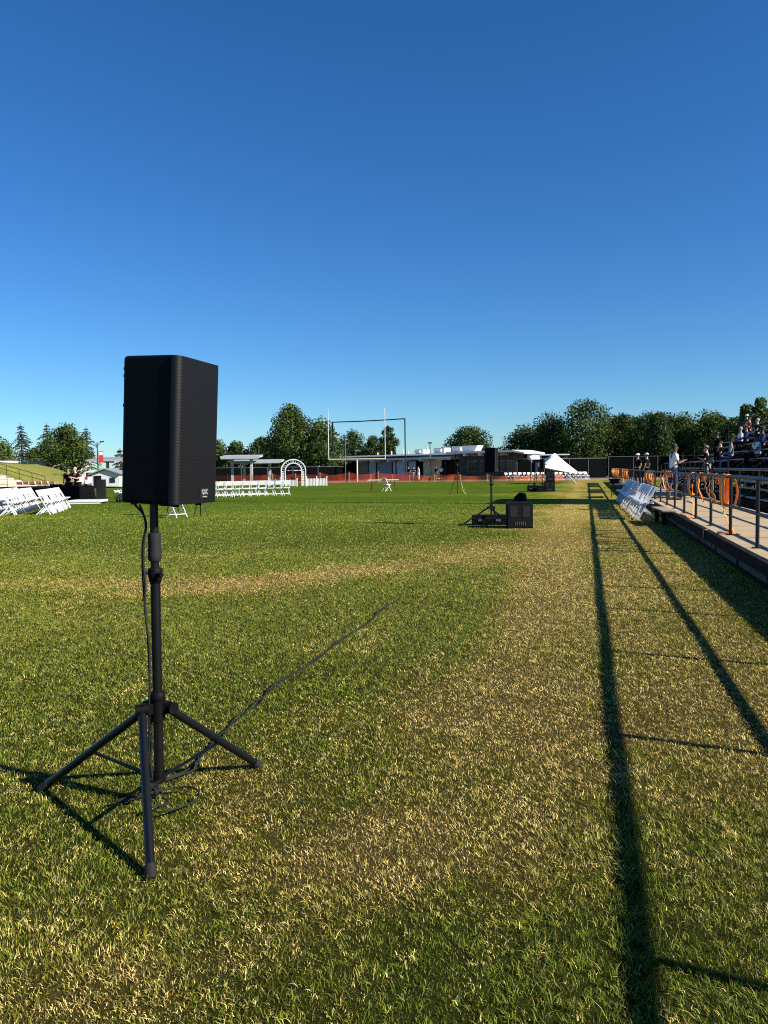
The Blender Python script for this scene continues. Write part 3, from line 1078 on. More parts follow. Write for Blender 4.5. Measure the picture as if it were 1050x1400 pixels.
# ------------------------------------------------------------------ white folding chairs
def make_chair(label, m='white_resin', mb=None, group=None):
    o = thing('folding_chair', label, 'chair', group=group)     # sitter faces local +Y
    b = MB()
    b.prism(round_poly([(-0.20, -0.18), (0.20, -0.18), (0.205, 0.21), (-0.205, 0.21)], [0.03] * 4, 3), 0.425, 0.455)
    b.build('seat', m, o)
    b = MB()
    b.beam((0, -0.148, 0.645), (0, -0.238, 0.86), 0.395, 0.022, up=(0, 1, 0.4))
    b.build('backrest', mb or m, o)
    for s in (-1, 1):
        MB().beam((s * 0.212, -0.245, 0.865), (s * 0.212, 0.215, 0.0), 0.024, 0.034).build('front_leg', m, o)
        MB().beam((s * 0.184, 0.15, 0.424), (s * 0.184, -0.27, 0.0), 0.022, 0.030).build('rear_leg', m, o)
    MB().beam((-0.20, 0.155, 0.115), (0.20, 0.155, 0.115), 0.02, 0.022).build('front_stretcher', m, o)
    MB().beam((-0.175, -0.17, 0.10), (0.175, -0.17, 0.10), 0.02, 0.022).build('rear_stretcher', m, o)
    return o


def face(fx, fy):
    return math.atan2(-fx, fy)


_chair = []


def chair_row(p0, step, n, fdir, lab, group, m=None, lean=0.0, z=0.0, skip=()):
    for i in range(n):
        if i in skip:
            continue
        loc = (p0[0] + step[0] * i + random.uniform(-.03, .03), p0[1] + step[1] * i + random.uniform(-.03, .03), z)
        rz = face(*fdir) + random.uniform(-.10, .10)
        l = lab.format(ORD[i])
        if m is None:
            if not _chair:
                c = make_chair(l, group=group)
                _chair.append(c)
                c.location, c.rotation_euler = loc, (0, 0, rz)
            else:
                c = dup(_chair[0], loc, rz, l, group)
        else:
            c = m if i == 0 else dup(m, loc, rz, l, group)
            c.location, c.rotation_euler = loc, (0, 0, rz)
            c['label'] = l
            c['group'] = group


G1 = 'white chairs in rows on the left of the pitch'
dL = (-0.513, 0.858)
sL = (dL[0] * 0.49, dL[1] * 0.49)
fL = (0.858, 0.513)
chair_row((-18.43, 22.8), sL, 12, fL, '{} white chair from the camera end of the right-hand row on the left pitch', G1)
chair_row((-19.55, 22.35), sL, 13, fL, '{} white chair from the camera end of the second row from the right', G1)
chair_row((-20.75, 22.9), sL, 13, fL, '{} white chair from the camera end of the third row from the right', G1)
chair_row((-21.9, 22.6), sL, 13, fL, '{} white chair from the camera end of the fourth row from the right', G1)
G2 = 'white chairs in two rows in front of the trellis arch'
dM = (-0.72, -0.69)
chair_row((-16.95, 41.4), (dM[0] * .50, dM[1] * .50), 13, (-0.69, 0.72), '{} white chair from the right end of the front row before the arch', G2)
chair_row((-18.6, 41.8), (dM[0] * .50, dM[1] * .50), 11, (-0.69, 0.72), '{} white chair from the right end of the rear row before the arch', G2)
G3 = 'white chairs in a row along the walkway edge'
chair_row((1.50, 21.15), (-0.004, 0.50), 25, (-1.0, -0.06), '{} white chair from the camera end of the row beside the walkway', G3)
G4 = 'white chairs in the far row by the tent'
chair_row((-8.6, 85.6), (0.50, 0.10), 18, (0.75, -0.66), '{} white chair from the left end of the far row by the tent', G4)
chair_row((-3.6, 83.6), (0.52, 0.12), 8, (0.75, -0.66), '{} white chair from the left end of the short row behind the tent', G4)
_y = dup(_chair[0], (-12.42, 21.35, 0), face(0.95, -0.3), 'single white folding chair standing below the big loudspeaker on the pitch', None)
_x = dup(_chair[0], (-12.62, 48.0, 0), face(0.6, 0.8), 'white folding chair pulled up to the long white table on the pitch', None)
for _c in (_x, _y):
    del _c['group']
G5 = 'maroon backed chairs behind the black stage'
chair_row((-41.75, 48.9), (0.475, 0.125), 6, (0.72, -0.68), '{} maroon backed chair from the left behind the black stage', G5, m=make_chair('maroon backed folding chair', 'white_resin', 'maroon'))
G6 = 'dark blue chairs on the walkway'
chair_row((3.25, 26.9), (0.0, 0.42), 4, (-1.0, 0.1), '{} dark blue folding chair from the camera end on the walkway', G6,
          m=make_chair('dark blue folding chair', 'chair_navy', 'chair_blue'), z=DZ)


# ------------------------------------------------------------------ tables, tripods, tent, arch
def fold_table(name, label, loc, rz, L, W, H, top, legm, cat='table'):
    o = thing(name, label, cat, loc, rz)
    MB().box((0, 0, H - 0.025), (L, W, 0.05)).build('tabletop', top, o, bevel=0.008)
    for s in (-1, 1):
        for t in (-1, 1):
            MB().tube([(s * (L / 2 - 0.30), t * W * 0.36, H - 0.05), (s * (L / 2 - 0.22), t * W * 0.40, 0.0)], 0.016, 6).build('leg', legm, o)
        MB().tube([(s * (L / 2 - 0.24), -W * 0.39, 0.14), (s * (L / 2 - 0.24), W * 0.39, 0.14)], 0.012, 6).build('stretcher', legm, o)
        MB().tube([(s * (L / 2 - 0.30), 0, H - 0.22), (s * 0.25, 0, H - 0.06)], 0.010, 6).build('brace', legm, o)
    return o


fold_table('folding_table', 'long white folding table with dark legs alone on the far pitch', (-12.9, 48.2, 0), R(14), 2.05, 0.76, 0.76, 'white_resin', 'black_metal')
t = fold_table('folding_table', 'small dark table with a black case on it beside the walkway chairs', (1.35, 36.4, 0), R(88), 2.2, 0.66, 0.62, 'grey_board', 'black_metal')
road_case('black slanted equipment case lying on the small dark table by the walkway', (1.28, 36.9, 0.622), R(80), (0.7, 0.40, 0.22))


def easel(label, loc, rz, h, strap=None, cam_top=False, m='black_metal', sp=0.42):
    o = thing('tripod', label, 'tripod', loc, rz)
    for k in range(3):
        a = R(90) + 2.0944 * k
        MB().tube([(0.02 * math.cos(a), 0.02 * math.sin(a), h), (sp * math.cos(a), sp * math.sin(a), 0.0)], [0.018, 0.014], 6).build('leg', m, o)
    MB().tube([(0, 0, h - 0.08), (0, 0, h + 0.25)], 0.022, 8).build('centre_column', m, o)
    if cam_top:
        MB().box((0, 0, h + 0.40), (0.24, 0.34, 0.26)).build('camera_body', 'black_plastic', o, bevel=0.02)
        MB().tube([(0, -0.17, h + 0.40), (0, -0.40, h + 0.40)], [0.06, 0.07], 10).build('lens', 'black_rubber', o)
        MB().tube([(0.1, 0.1, h + 0.25), (0.28, 0.34, h + 0.12)], 0.014, 6).build('pan_handle', m, o)
    else:
        MB().box((0, 0.01, h + 0.3), (0.5, 0.02, 0.36), rot=Matrix.Rotation(R(-18), 3, 'X')).build('desk', 'black_plastic', o)
    if strap:
        MB().tube([(0.16, 0.0, h * 0.72), (0.22, -0.05, h * 0.42), (0.30, -0.10, 0.2), (0.42, -0.12, 0.02)], 0.012, 6).build('strap', strap, o)
    return o


easel('black camera tripod with a yellow strap standing on the far pitch', (-6.75, 40.8, 0), R(10), 1.22, 'yellow_strap', True, sp=0.52)
easel('black music stand with splayed legs behind the big loudspeaker', (-11.95, 22.0, 0), R(30), 0.75, sp=0.26)
easel('dark music stand further left behind the speaker pole', (-13.25, 22.4, 0), R(60), 0.75, sp=0.30)


def tent():
    o = thing('canopy_tent', 'white pop-up canopy tent tilted on shortened legs at the far end', 'canopy tent', (-2.6, 68.7, 0), R(18))
    # roof corners in local metres: left side raised, right side low
    c = [(-1.45, -1.4, 1.62), (1.45, -1.4, 1.02), (1.45, 1.4, 1.08), (-1.45, 1.4, 1.75)]
    ap = (-0.12, 0, 2.66)
    b = MB()
    for i in range(4):
        p, q = Vector(c[i]), Vector(c[(i + 1) % 4])
        # slightly sagging roof panel
        vs, N = [], 5
        for a in range(N + 1):
            for k in range(a + 1):
                t = a / N
                s = k / a if a else 0
                pt = Vector(ap).lerp(p.lerp(q, s), t)
                pt.z -= 0.07 * math.sin(math.pi * t) * math.sin(math.pi * s) + 0.05 * math.sin(math.pi * t)
                vs.append(pt)
        fs = []
        for a in range(N):
            i0, i1 = a * (a + 1) // 2, (a + 1) * (a + 2) // 2
            for k in range(a + 1):
                fs.append((i0 + k, i1 + k, i1 + k + 1))
                if k < a:
                    fs.append((i0 + k, i1 + k + 1, i0 + k + 1))
        b.add(vs, fs, True)
    roof = b.build('roof', 'white_cloth', o)
    sl = roof.modifiers.new('thick', 'SOLIDIFY'); sl.thickness = 0.006
    v = MB()
    for i in range(4):
        p, q = Vector(c[i]), Vector(c[(i + 1) % 4])
        v.beam(p - Vector((0, 0, 0.115)), q - Vector((0, 0, 0.115)), 0.008, 0.22)
    v.build('valance', 'white_cloth', o)
    for i, p in enumerate(c):
        MB().box((p[0] * .985, p[1] * .985, p[2] / 2 - 0.03), (0.035, 0.035, p[2] - 0.06)).build('leg', 'aluminium', o)
    for i in range(4):
        p, q = Vector(c[i]), Vector(c[(i + 1) % 4])
        m = p.lerp(q, .5)
        MB().beam(p * .97 - Vector((0, 0, 0.08)), m * .97 - Vector((0, 0, 0.42)), 0.02, 0.03).build('truss_bar', 'aluminium', o)
        MB().beam(q * .97 - Vector((0, 0, 0.08)), m * .97 - Vector((0, 0, 0.42)), 0.02, 0.03).build('truss_bar', 'aluminium', o)
    MB().beam((0.55, -1.55, 0.75), (1.0, -2.6, 0.0), 0.05, 0.05).build('guy_pole', 'white_paint', o)


tent()


def arch():
    o = thing('trellis_arch', 'white wooden trellis arch standing between two low white picket fences', 'garden arch', (-25.8, 64.9, 0), R(21))
    Wd, D, hs = 1.10, 0.75, 1.42
    for fy in (-D / 2, D / 2):
        for s in (-1, 1):
            for x in (Wd, Wd - 0.36):
                MB().box((s * x, fy, hs / 2), (0.07, 0.07, hs)).build('post', 'white_paint', o)
        for rr, h2 in ((Wd, 1.02), (Wd - 0.36, 0.70)):
            b = MB()
            pts = [(rr * math.cos(math.pi * k / 14), fy, hs + h2 * math.sin(math.pi * k / 14)) for k in range(15)]
            for p, q in zip(pts[:-1], pts[1:]):
                b.beam(p, q, 0.09, 0.10, up=(0, 1, 0))
            b.build('arch_rib', 'white_paint', o)
        b = MB()
        for k in range(13):
            a = math.pi * (k + .5) / 13
            b.beam((Wd * math.cos(a), fy + 0.045, hs + 1.02 * math.sin(a)), ((Wd - .36) * math.cos(a), fy + 0.045, hs + 0.70 * math.sin(a)), 0.025, 0.085, up=(0, 1, 0))
        for s in (-1, 1):
            for k in range(9):
                z = 0.12 + k * 0.155
                b.box((s * (Wd - .18), fy + 0.045, z), (0.36, 0.02, 0.075))
            b.box((s * (Wd - .18), fy + 0.06, 0.7), (0.05, 0.015, 1.36))
        b.build('lattice', 'white_paint', o)
    b = MB()
    for k in range(11):
        a = math.pi * (k + .5) / 11
        b.box((Wd * math.cos(a), 0, hs + 1.02 * math.sin(a)), (0.05, D, 0.05))
    b.build('rung', 'white_paint', o)
    MB().box((0, 0.25, hs + 0.03), (1.5, 0.05, 0.07)).build('cross_bar', 'white_paint', o)
    for s in (-1, 1):
        for k in range(7):
            MB().box((s * (Wd + .02), 0, 0.14 + k * .19), (0.02, D, 0.05)).build('side_slat', 'white_paint', o)


arch()


def picket(label, p, q, n, h):
    p, q = Vector(p), Vector(q)
    d = q - p
    o = thing('picket_fence', label, 'picket fence', p, math.atan2(d.y, d.x))
    L = d.length
    for i in range(n + 1):
        po = MB().box((L * i / n, 0, h * 0.56), (0.09, 0.09, h * 1.12)).build('post', 'white_paint', o)
        MB().ball((L * i / n, 0, h * 1.16), 0.06, 8, 5).build('finial', 'white_paint', po)
    for z in (0.15, h * 0.75):
        MB().box((L / 2, 0.035, z), (L, 0.03, 0.07)).build('rail', 'white_paint', o)
    k = int(L / 0.13)
    for i in range(k):
        MB().prism([(0, 0.04), (0.085, 0.04), (0.085, h * .92), (0.0425, h), (0, h * .92)], -0.012, 0.012, 'y').build('picket', 'white_paint', o, loc=(0.03 + i * L / k, -0.02, 0))


picket('low white picket fence to the right of the trellis arch', (-24.6, 65.0, 0), (-22.9, 65.7, 0), 2, 0.72)
picket('low white picket fence to the left of the trellis arch', (-28.0, 64.3, 0), (-26.95, 64.5, 0), 1, 0.72)
picket('short white picket fence set forward inside the arch opening', (-26.2, 63.9, 0), (-25.2, 64.2, 0), 1, 0.62)

# ------------------------------------------------------------------ goal posts and ball net frame
o = thing('goal_post', 'yellow football goal post with two tall white uprights', 'goal post', (-25.95, 85.3, 0), R(15))
MB().tube([(0, 0, 0), (0, 0, 2.2), (0, -0.1, 2.6)], 0.085, 10).build('post', 'yellow_paint', o)
MB().tube([(-3.3, -0.12, 2.68), (3.3, -0.12, 2.68)], 0.05, 8).build('crossbar', 'yellow_paint', o)
for s in (-1, 1):
    MB().tube([(s * 3.3, -0.12, 2.62), (s * 3.3, -0.12, 8.55)], 0.042, 8).build('upright', 'white_paint', o)
o = thing('net_frame', 'tall dark steel frame for a ball net behind the goal post', 'net frame', (-32.3, 95.4, 0), math.atan2(-2.4, 10.35))
for x in (0, 10.6):
    MB().tube([(x, 0, 0), (x, 0, 7.75)], 0.085, 8).build('post', 'rail_paint', o)
MB().tube([(0, 0, 7.72), (4, 0, 7.66), (8, 0, 7.68), (10.6, 0, 7.72)], 0.07, 8).build('top_bar', 'rail_paint', o)
b = MB()
for i in range(1, 10):
    b.tube([(i * 1.06, 0.05, 7.66), (i * 1.06, 0.05, 7.55)], 0.015, 5)
b.build('net_ring', 'rail_paint', o)

# ------------------------------------------------------------------ plastic snow fence across the far end


def lattice_panel(L, h, sag, seed):
    rg = random.Random(seed)
    b = MB()
    nv, nh = int(L / 0.11), 8
    ph = rg.uniform(0, 6)

    def top(t):
        return h - sag * math.sin(math.pi * t) + 0.03 * math.sin(ph + 9 * t)
    for i in range(nv + 1):
        t = i / nv
        w = 0.05 * math.sin(ph + 7 * t)
        b.box((t * L, w, top(t) / 2 + 0.02), (0.032, 0.006, top(t)))
    for j in range(nh + 1):
        for s in range(8):
            t0, t1 = s / 8, (s + 1) / 8
            z0, z1 = 0.05 + (top(t0) - 0.05) * j / nh, 0.05 + (top(t1) - 0.05) * j / nh
            b.beam((t0 * L, 0.05 * math.sin(ph + 7 * t0), z0), (t1 * L, 0.05 * math.sin(ph + 7 * t1), z1), 0.006, 0.022)
    return b


def snow_fence(name, label, pts, m, h, sag, sm):
    o = thing(name, label, 'plastic fence', pts[0])
    o0 = Vector(pts[0])
    cache = {}
    for a, c in zip(pts[:-1], pts[1:]):
        a, c = Vector(a), Vector(c)
        n = max(1, round((c - a).length / 3.0))
        for i in range(n):
            p, q = a.lerp(c, i / n), a.lerp(c, (i + 1) / n)
            L = (q - p).length
            key = (round(L, 2), i % 3)
            if key not in cache:
                cache[key] = lattice_panel(L, h, sag, i % 3 + 3).build('mesh_panel', m, o)
                e = cache[key]
            else:
                e = cache[key].copy(); COL.objects.link(e)
            e.location = p - o0
            e.rotation_euler = (0, 0, math.atan2(q.y - p.y, q.x - p.x))
            MB().box((0, 0, h * 0.56), (0.05, 0.05, h * 1.12)).build('stake', sm, o, loc=p - o0 + Vector((0, -0.04, 0)))
    return o


snow_fence('snow_fence', 'red plastic mesh fence on stakes left of the goal post', [(-45, 79.3, 0), (-28.4, 79.0, 0)], 'net_red', 1.02, 0.10, 'stake_wood')
snow_fence('snow_fence', 'orange and red plastic mesh fence on wooden stakes behind the white table', [(-28.3, 79.0, 0), (-18.6, 80.0, 0)], 'net_red', 1.10, 0.22, 'stake_wood')
snow_fence('snow_fence', 'sagging orange plastic mesh fence on wooden stakes behind the camera tripod', [(-18.5, 80.0, 0), (-7.2, 79.2, 0), (-2.4, 80.3, 0)], 'net_orange', 0.72, 0.18, 'stake_wood')
snow_fence('snow_fence', 'farther red plastic mesh fence in front of the low white roofed building', [(-25.5, 89.5, 0), (-14.5, 88.5, 0)], 'net_red', 0.75, 0.10, 'stake_wood')


# ------------------------------------------------------------------ orange netting and ribbons on the walkway railing
def ribbon_strip(pts, wd, side):
    """a flat band swept along pts, its width along `side`"""
    b = MB()
    s = Vector(side).normalized() * wd / 2
    n = Vector((0.0, 0.0, 0.0))
    vs = []
    for i, p in enumerate(pts):
        p = Vector(p)
        t = (Vector(pts[min(i + 1, len(pts) - 1)]) - Vector(pts[max(i - 1, 0)])).normalized()
        n = t.cross(s).normalized() * 0.002
        vs += [p - s - n, p + s - n, p + s + n, p - s + n]
    fs = []
    for i in range(len(pts) - 1):
        a, c = 4 * i, 4 * i + 4
        for k in range(4):
            fs.append((a + k, a + (k + 1) % 4, c + (k + 1) % 4, c + k))
    m = 4 * (len(pts) - 1)
    fs += [(3, 2, 1, 0), (m, m + 1, m + 2, m + 3)]
    b.add(vs, fs, True)
    return b


def loop_pts(y, w, ztop, zbot, tilt, x=RX, seed=0):
    rg = random.Random(seed)
    out = []
    zc, rz = (ztop + zbot) / 2, (ztop - zbot) / 2
    for k in range(23):
        a = math.pi / 2 + 2 * math.pi * k / 22
        c, s = math.cos(a), math.sin(a)
        out.append((x + w * c * math.cos(tilt) + 0.008 * rg.random(), y + w * c * math.sin(tilt) + 0.008 * k / 22, zc + rz * s))
    return out


RG = 'orange ribbon loops tied to the walkway railing'


def ribbon(label, pts, wd, side, group=RG):
    o = ribbon_strip(pts, wd, side).build('ribbon', 'ribbon', None)
    tag(o, label, 'ribbon', group)
    return o


loops = [(12.95, 0.13, 1.27, 0.70, 0.15, 0.085, 'widest orange ribbon loop hanging on the railing, first from the camera'),
         (13.30, 0.07, 1.27, 0.76, 0.7, 0.10, 'narrow orange ribbon loop just behind the widest loop on the railing'),
         (17.1, 0.11, 1.27, 0.77, 0.4, 0.09, 'orange ribbon loop on the railing at the post where a ribbon twists down')]
for k, (y, w_, a, b_, ti, wd, lab) in enumerate(loops):
    ribbon(lab, loop_pts(y, w_, a, b_, ti, seed=k), wd, (-math.sin(ti), math.cos(ti), 0.15))
strips = [(14.10, 13.85, 0.07, 0.09, 'curved flat orange ribbon, nearest of the three parallel strips on the railing'),
          (14.42, 14.20, 0.06, 0.10, 'curved flat orange ribbon, middle of the three parallel strips on the railing'),
          (14.85, 14.55, 0.08, 0.08, 'curved flat orange ribbon, farthest of the three parallel strips on the railing'),
          (16.00, 15.35, 0.03, 0.10, 'orange ribbon slanting towards the camera from the peaked pair on the railing'),
          (16.05, 16.75, 0.02, 0.09, 'orange ribbon slanting away from the camera from the peaked pair on the railing'),
          (15.72, 15.25, 0.04, 0.08, 'orange ribbon strip between the peaked pair and the three parallel strips'),
          (21.5, 21.35, 0.02, 0.09, 'orange ribbon strip, nearest of the cluster beside the standing man'),
          (22.05, 21.9, 0.03, 0.08, 'orange ribbon strip, second of the cluster beside the standing man'),
          (22.7, 22.5, 0.02, 0.10, 'orange ribbon strip, third of the cluster beside the standing man'),
          (23.5, 23.2, 0.03, 0.09, 'orange ribbon strip, farthest of the cluster beside the standing man')]
for k, (y0, y1, bl, wd, lab) in enumerate(strips):
    rg = random.Random(k + 50)
    zb = 0.80 + rg.uniform(-.07, .05)
    pts = [(RX + 0.05, y0 + 0.05, 1.10), (RX + 0.045, y0 + 0.02, 1.22), (RX, y0, 1.275), (RX - 0.045, y0 - 0.01, 1.23)]
    for q in range(1, 9):
        t = q / 8
        pts.append((RX - 0.05 - 0.05 * math.sin(math.pi * t) * rg.uniform(.5, 1.2), y0 + (y1 - y0) * t - bl * math.sin(math.pi * t), 1.23 + (zb - 1.23) * t))
    pts.append((RX + 0.01, y1 - 0.01, zb - 0.035))
    ribbon(lab, pts, wd, (0.25 * rg.uniform(-1, 1), 1, 0.2 * rg.uniform(-1, 1)))
ribbon('orange ribbon tail dangling from the widest loop down to the deck',
       [(RX - 0.03, 13.1, 0.74), (RX - 0.06, 13.0, 0.66), (RX - 0.03, 12.92, 0.60), (RX - 0.02, 12.85, 0.52), (RX + 0.03, 12.75, 0.43), (RX + 0.05, 12.72, 0.36), (RX + 0.10, 12.7, 0.345), (RX + 0.20, 12.9, 0.345)],
       0.06, (0.4, 1, 0.2))
ribbon('orange ribbon end lying flat on the deck at the foot of a post',
       [(RX - 0.16, 12.95, 0.345), (RX - 0.08, 12.9, 0.36), (RX + 0.0, 12.78, 0.35), (RX + 0.08, 12.7, 0.34)], 0.07, (0.3, 1, 0.5))
ribbon('orange ribbon twisting down a post beside the eighth loop',
       [(RX, 17.2, 0.80), (RX - 0.03, 17.1, 0.7), (RX + 0.02, 17.0, 0.6), (RX - 0.03, 16.9, 0.5), (RX - 0.02, 16.8, 0.42), (RX - 0.08, 16.6, 0.345), (RX - 0.14, 16.3, 0.342)], 0.06, (0.6, 1, 0.2))
ribbon('orange ribbon lying along the deck edge between two posts',
       [(RX - 0.16, 17.9, 0.345), (RX - 0.10, 17.4, 0.35), (RX - 0.12, 17.0, 0.342), (RX - 0.05, 16.7, 0.36)], 0.06, (1, 0.3, 0.2))
ribbon('faded orange scrap of ribbon hanging over the deck edge',
       [(1.96, 13.7, 0.345), (1.90, 13.7, 0.33), (1.895, 13.72, 0.25), (1.90, 13.75, 0.17)], 0.06, (0, 1, 0))


def net_bundle(label, y0, y1, z0, z1, seed):
    rg = random.Random(seed)
    o = thing('netting_bundle', label, 'plastic netting', (RX, y0, 0), group='orange netting bundles hung on the railing')
    n = int((y1 - y0) / 0.16)
    for i in range(n):
        y = (y1 - y0) * (i + .5) / n
        w = 0.05 * rg.uniform(-1, 1)
        zb = z0 + rg.uniform(-0.06, 0.05)
        pts = [(-0.05 + w, y, z1), (-0.065 - w, y + rg.uniform(-.03, .03), (z0 + z1) / 2 + 0.05), (-0.05 + w, y + rg.uniform(-.04, .04), zb)]
        ribbon_strip(pts, 0.13 + 0.05 * rg.random(), (0.25 * rg.uniform(-1, 1), 1, 0)).build('strip', 'ribbon', o)


net_bundle('bundle of orange plastic netting draped on the railing behind the walkway chairs', 26.2, 30.0, 0.80, 1.25, 1)
net_bundle('orange netting bundle on the far part of the railing, right one of two', 42.0, 49.0, 0.72, 1.26, 2)
net_bundle('orange netting bundle on the far part of the railing, left one of two', 54.0, 69.0, 0.72, 1.26, 3)

o = thing('loose_board', 'loose weathered board resting on the deck edge next to the end chair', 'board', (1.80, 19.7, 0.335), R(3))
MB().box((0, 0, 0.02), (0.28, 1.9, 0.035)).build('board', 'weathered_wood', o)
for y in (-0.6, 0.6):
    MB().box((-0.06, y, -0.167), (0.09, 0.09, 0.335)).build('leg', 'deck_beam', o)


# ------------------------------------------------------------------ low school buildings behind the pitch
def building_a():
    A1 = Vector((-17.22, 99.16, 0))
    ang = math.atan2(0.50627519, -0.86237198)
    # local +X runs left along the front, local -Y runs back
    o = thing('school_building', 'long low school building with two stepped white roof edges behind the goal post', 'building', A1, ang)
    L = 30.0
    MB().box((L / 2 - 0.3, -1.6, 2.86), (L, 4.2, 0.24)).build('lower_roof', 'white_paint', o)
    MB().box((L / 2 + 1.2, -6.4, 3.48), (L + 3, 6.2, 0.22)).build('upper_roof', 'white_paint', o)
    MB().box((L / 2 + 1.2, -4.15, 3.17), (L + 1, 0.2, 0.36)).build('clerestory', 'dark_glass', o)
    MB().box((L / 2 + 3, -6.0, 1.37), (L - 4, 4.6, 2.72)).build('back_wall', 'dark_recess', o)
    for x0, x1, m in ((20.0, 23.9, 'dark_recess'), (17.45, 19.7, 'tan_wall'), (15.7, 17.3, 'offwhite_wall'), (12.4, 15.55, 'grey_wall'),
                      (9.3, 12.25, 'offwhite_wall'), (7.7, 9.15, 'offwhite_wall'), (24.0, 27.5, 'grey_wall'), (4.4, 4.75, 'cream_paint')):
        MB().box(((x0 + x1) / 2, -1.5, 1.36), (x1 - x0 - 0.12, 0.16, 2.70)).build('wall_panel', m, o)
    for x in (9.22, 12.32, 15.62, 19.85, 23.95, 27.55):
        MB().box((x, -1.45, 1.37), (0.13, 0.2, 2.72)).build('mullion', 'rail_paint', o)
    MB().box((5.45, -2.4, 1.36), (1.25, 2.4, 2.72)).build('wall_end', 'cream_paint', o)
    for x in (17.7, 14.55, 11.25, 8.1, 5.1, 20.9, 24.1):
        MB().tube([(x, 0.62, 2.60), (x, -1.3, 2.60)], 0.17, 8).build('beam_end', 'white_paint', o)
    for x in (0.8, 10, 20, 28.5):
        MB().box((x, 0.2, 1.37), (0.12, 0.12, 2.74)).build('column', 'rail_paint', o)
    for x, w_, h_ in ((10.8, 1.5, .7), (6.9, 1.9, .8), (3.4, 2.3, .95)):
        u = MB().box((x, -6.2, 3.59 + h_ / 2), (w_, 1.4, h_)).build('rooftop_unit', 'offwhite_wall', o)
        MB().box((x, -5.2, 3.59 + h_ * .55), (w_ * .7, 0.3, h_ * .5)).build('duct', 'light_roof', u)
    for x, h_ in ((13.5, 0.8), (12.6, 0.5), (16, 0.6), (19, .45), (8.8, 0.9)):
        MB().tube([(x, -5, 3.59), (x, -5, 3.59 + h_)], 0.10, 6).build('vent_pipe', 'light_roof', o)


building_a()


def building_b():
    p, q = Vector((-16.6, 97.0, 0)), Vector((-8.6, 93.0, 0))
    d = q - p
    o = thing('school_building', 'dark fronted school building with a flat white roof edge behind the mid field speaker', 'building', p, math.atan2(d.y, d.x))
    L = d.length
    MB().box((L / 2 - 0.5, 2.2, 3.44), (L + 1.0, 5.0, 0.26)).build('roof', 'white_paint', o)
    MB().prism([(L, 3.32), (L + 1.7, 3.05), (L + 1.7, 3.22), (L, 3.56)], -0.3, 4.6, 'y').build('sloping_eave', 'white_paint', o)
    MB().box((L / 2 - 0.5, 3.6, 1.66), (L + 0.8, 2.0, 3.30)).build('wall', 'shade_wall', o)
    MB().box((L + 1.2, 3.0, 1.5), (0.6, 2.4, 3.0)).build('end_wall', 'offwhite_wall', o)
    for i in range(4):
        f = MB().box((1.3 + 2.0 * i, 2.56, 1.65), (1.7, 0.06, 1.5)).build('window', 'galvanised', o)
        for t in (-1, 1):
            MB().box((1.3 + 2.0 * i + t * .41, 2.51, 1.65), (0.74, 0.05, 1.3)).build('pane', 'dark_glass', f)
    for i in range(5):
        MB().box((0.3 + 2.2 * i, 0.1, 1.65), (0.1, 0.1, 3.3)).build('column', 'rail_paint', o)
    for x in (2.0, 4.3, 6.6):
        MB().tube([(x, -0.45, 3.12), (x, 2.5, 3.12)], 0.17, 8).build('beam_end', 'white_paint', o)
    u = MB().prism([(0.2, 3.57), (1.9, 3.57), (2.4, 4.35), (0.0, 4.35)], 2.0, 3.4, 'y').build('rooftop_unit', 'light_roof', o)
    MB().box((5, 2, 3.75), (0.25, 0.25, 0.36)).build('vent_pipe', 'light_roof', o)


building_b()


def canopy(name, label, p, q, depth, h, th, n, m='light_roof'):
    p, q = Vector(p), Vector(q)
    d = q - p
    L = d.length
    o = thing(name, label, 'shade canopy', p, math.atan2(d.y, d.x))
    MB().box((L / 2, depth / 2, h), (L, depth, th), rot=Matrix.Rotation(R(4), 3, 'X')).build('roof', m, o)
    MB().box((L / 2, -0.05 + 0.02, h - th * .9), (L * .96, 0.16, 0.22)).build('edge_beam', 'grey_wall', o)
    for i in range(n):
        x = L * (i + .5) / n
        MB().box((x, depth * .45, (h - th * .5) / 2), (0.28, 0.28, h - th * .5)).build('column', 'grey_wall', o)
        MB().box((x, depth * .45, h - 0.30), (0.16, depth * .8, 0.22)).build('cross_beam', 'grey_wall', o)
    return o


canopy('shade_canopy', 'flat white shade canopy on columns left of the bushy tree', (-39.6, 77.6, 0), (-35.4, 78.75, 0), 3.0, 3.12, 0.22, 2, 'pale_roof')
canopy('shade_canopy', 'lower white shade canopy roof beside the taller flat canopy', (-40.0, 80.6, 0), (-34.2, 82.2, 0), 3.0, 2.62, 0.20, 2, 'pale_roof')
canopy('shade_canopy', 'wide grey shade canopy on dark columns beyond the small gabled hut', (-54.2, 73.8, 0), (-44.5, 76.4, 0), 5.0, 3.05, 0.20, 3, 'grey_roof')


def hut():
    p, q = Vector((-47.3, 65.0, 0)), Vector((-44.4, 65.8, 0))
    d = q - p
    o = thing('hut', 'small white hut with a grey gabled roof beyond the black tall speaker', 'hut', p, math.atan2(d.y, d.x))
    L = d.length
    MB().prism([(0.15, 0), (L - .15, 0), (L - .15, 1.32), (L / 2, 1.78), (.15, 1.32)], 0.1, 2.8, 'y').build('wall', 'white_paint', o)
    for s in (-1, 1):
        MB().beam((L / 2 + s * 0.0, 1.4, 1.88), (L / 2 + s * (L / 2 + 0.1), 1.4, 1.34), 3.2, 0.09, up=(0, 0, 1)).build('roof', 'grey_roof', o)
    MB().box((0.75, 0.07, 0.6), (0.7, 0.05, 1.2)).build('door', 'dark_recess', o)
    MB().box((2.2, 0.07, 0.75), (0.5, 0.05, 0.5)).build('window', 'dark_glass', o)


hut()


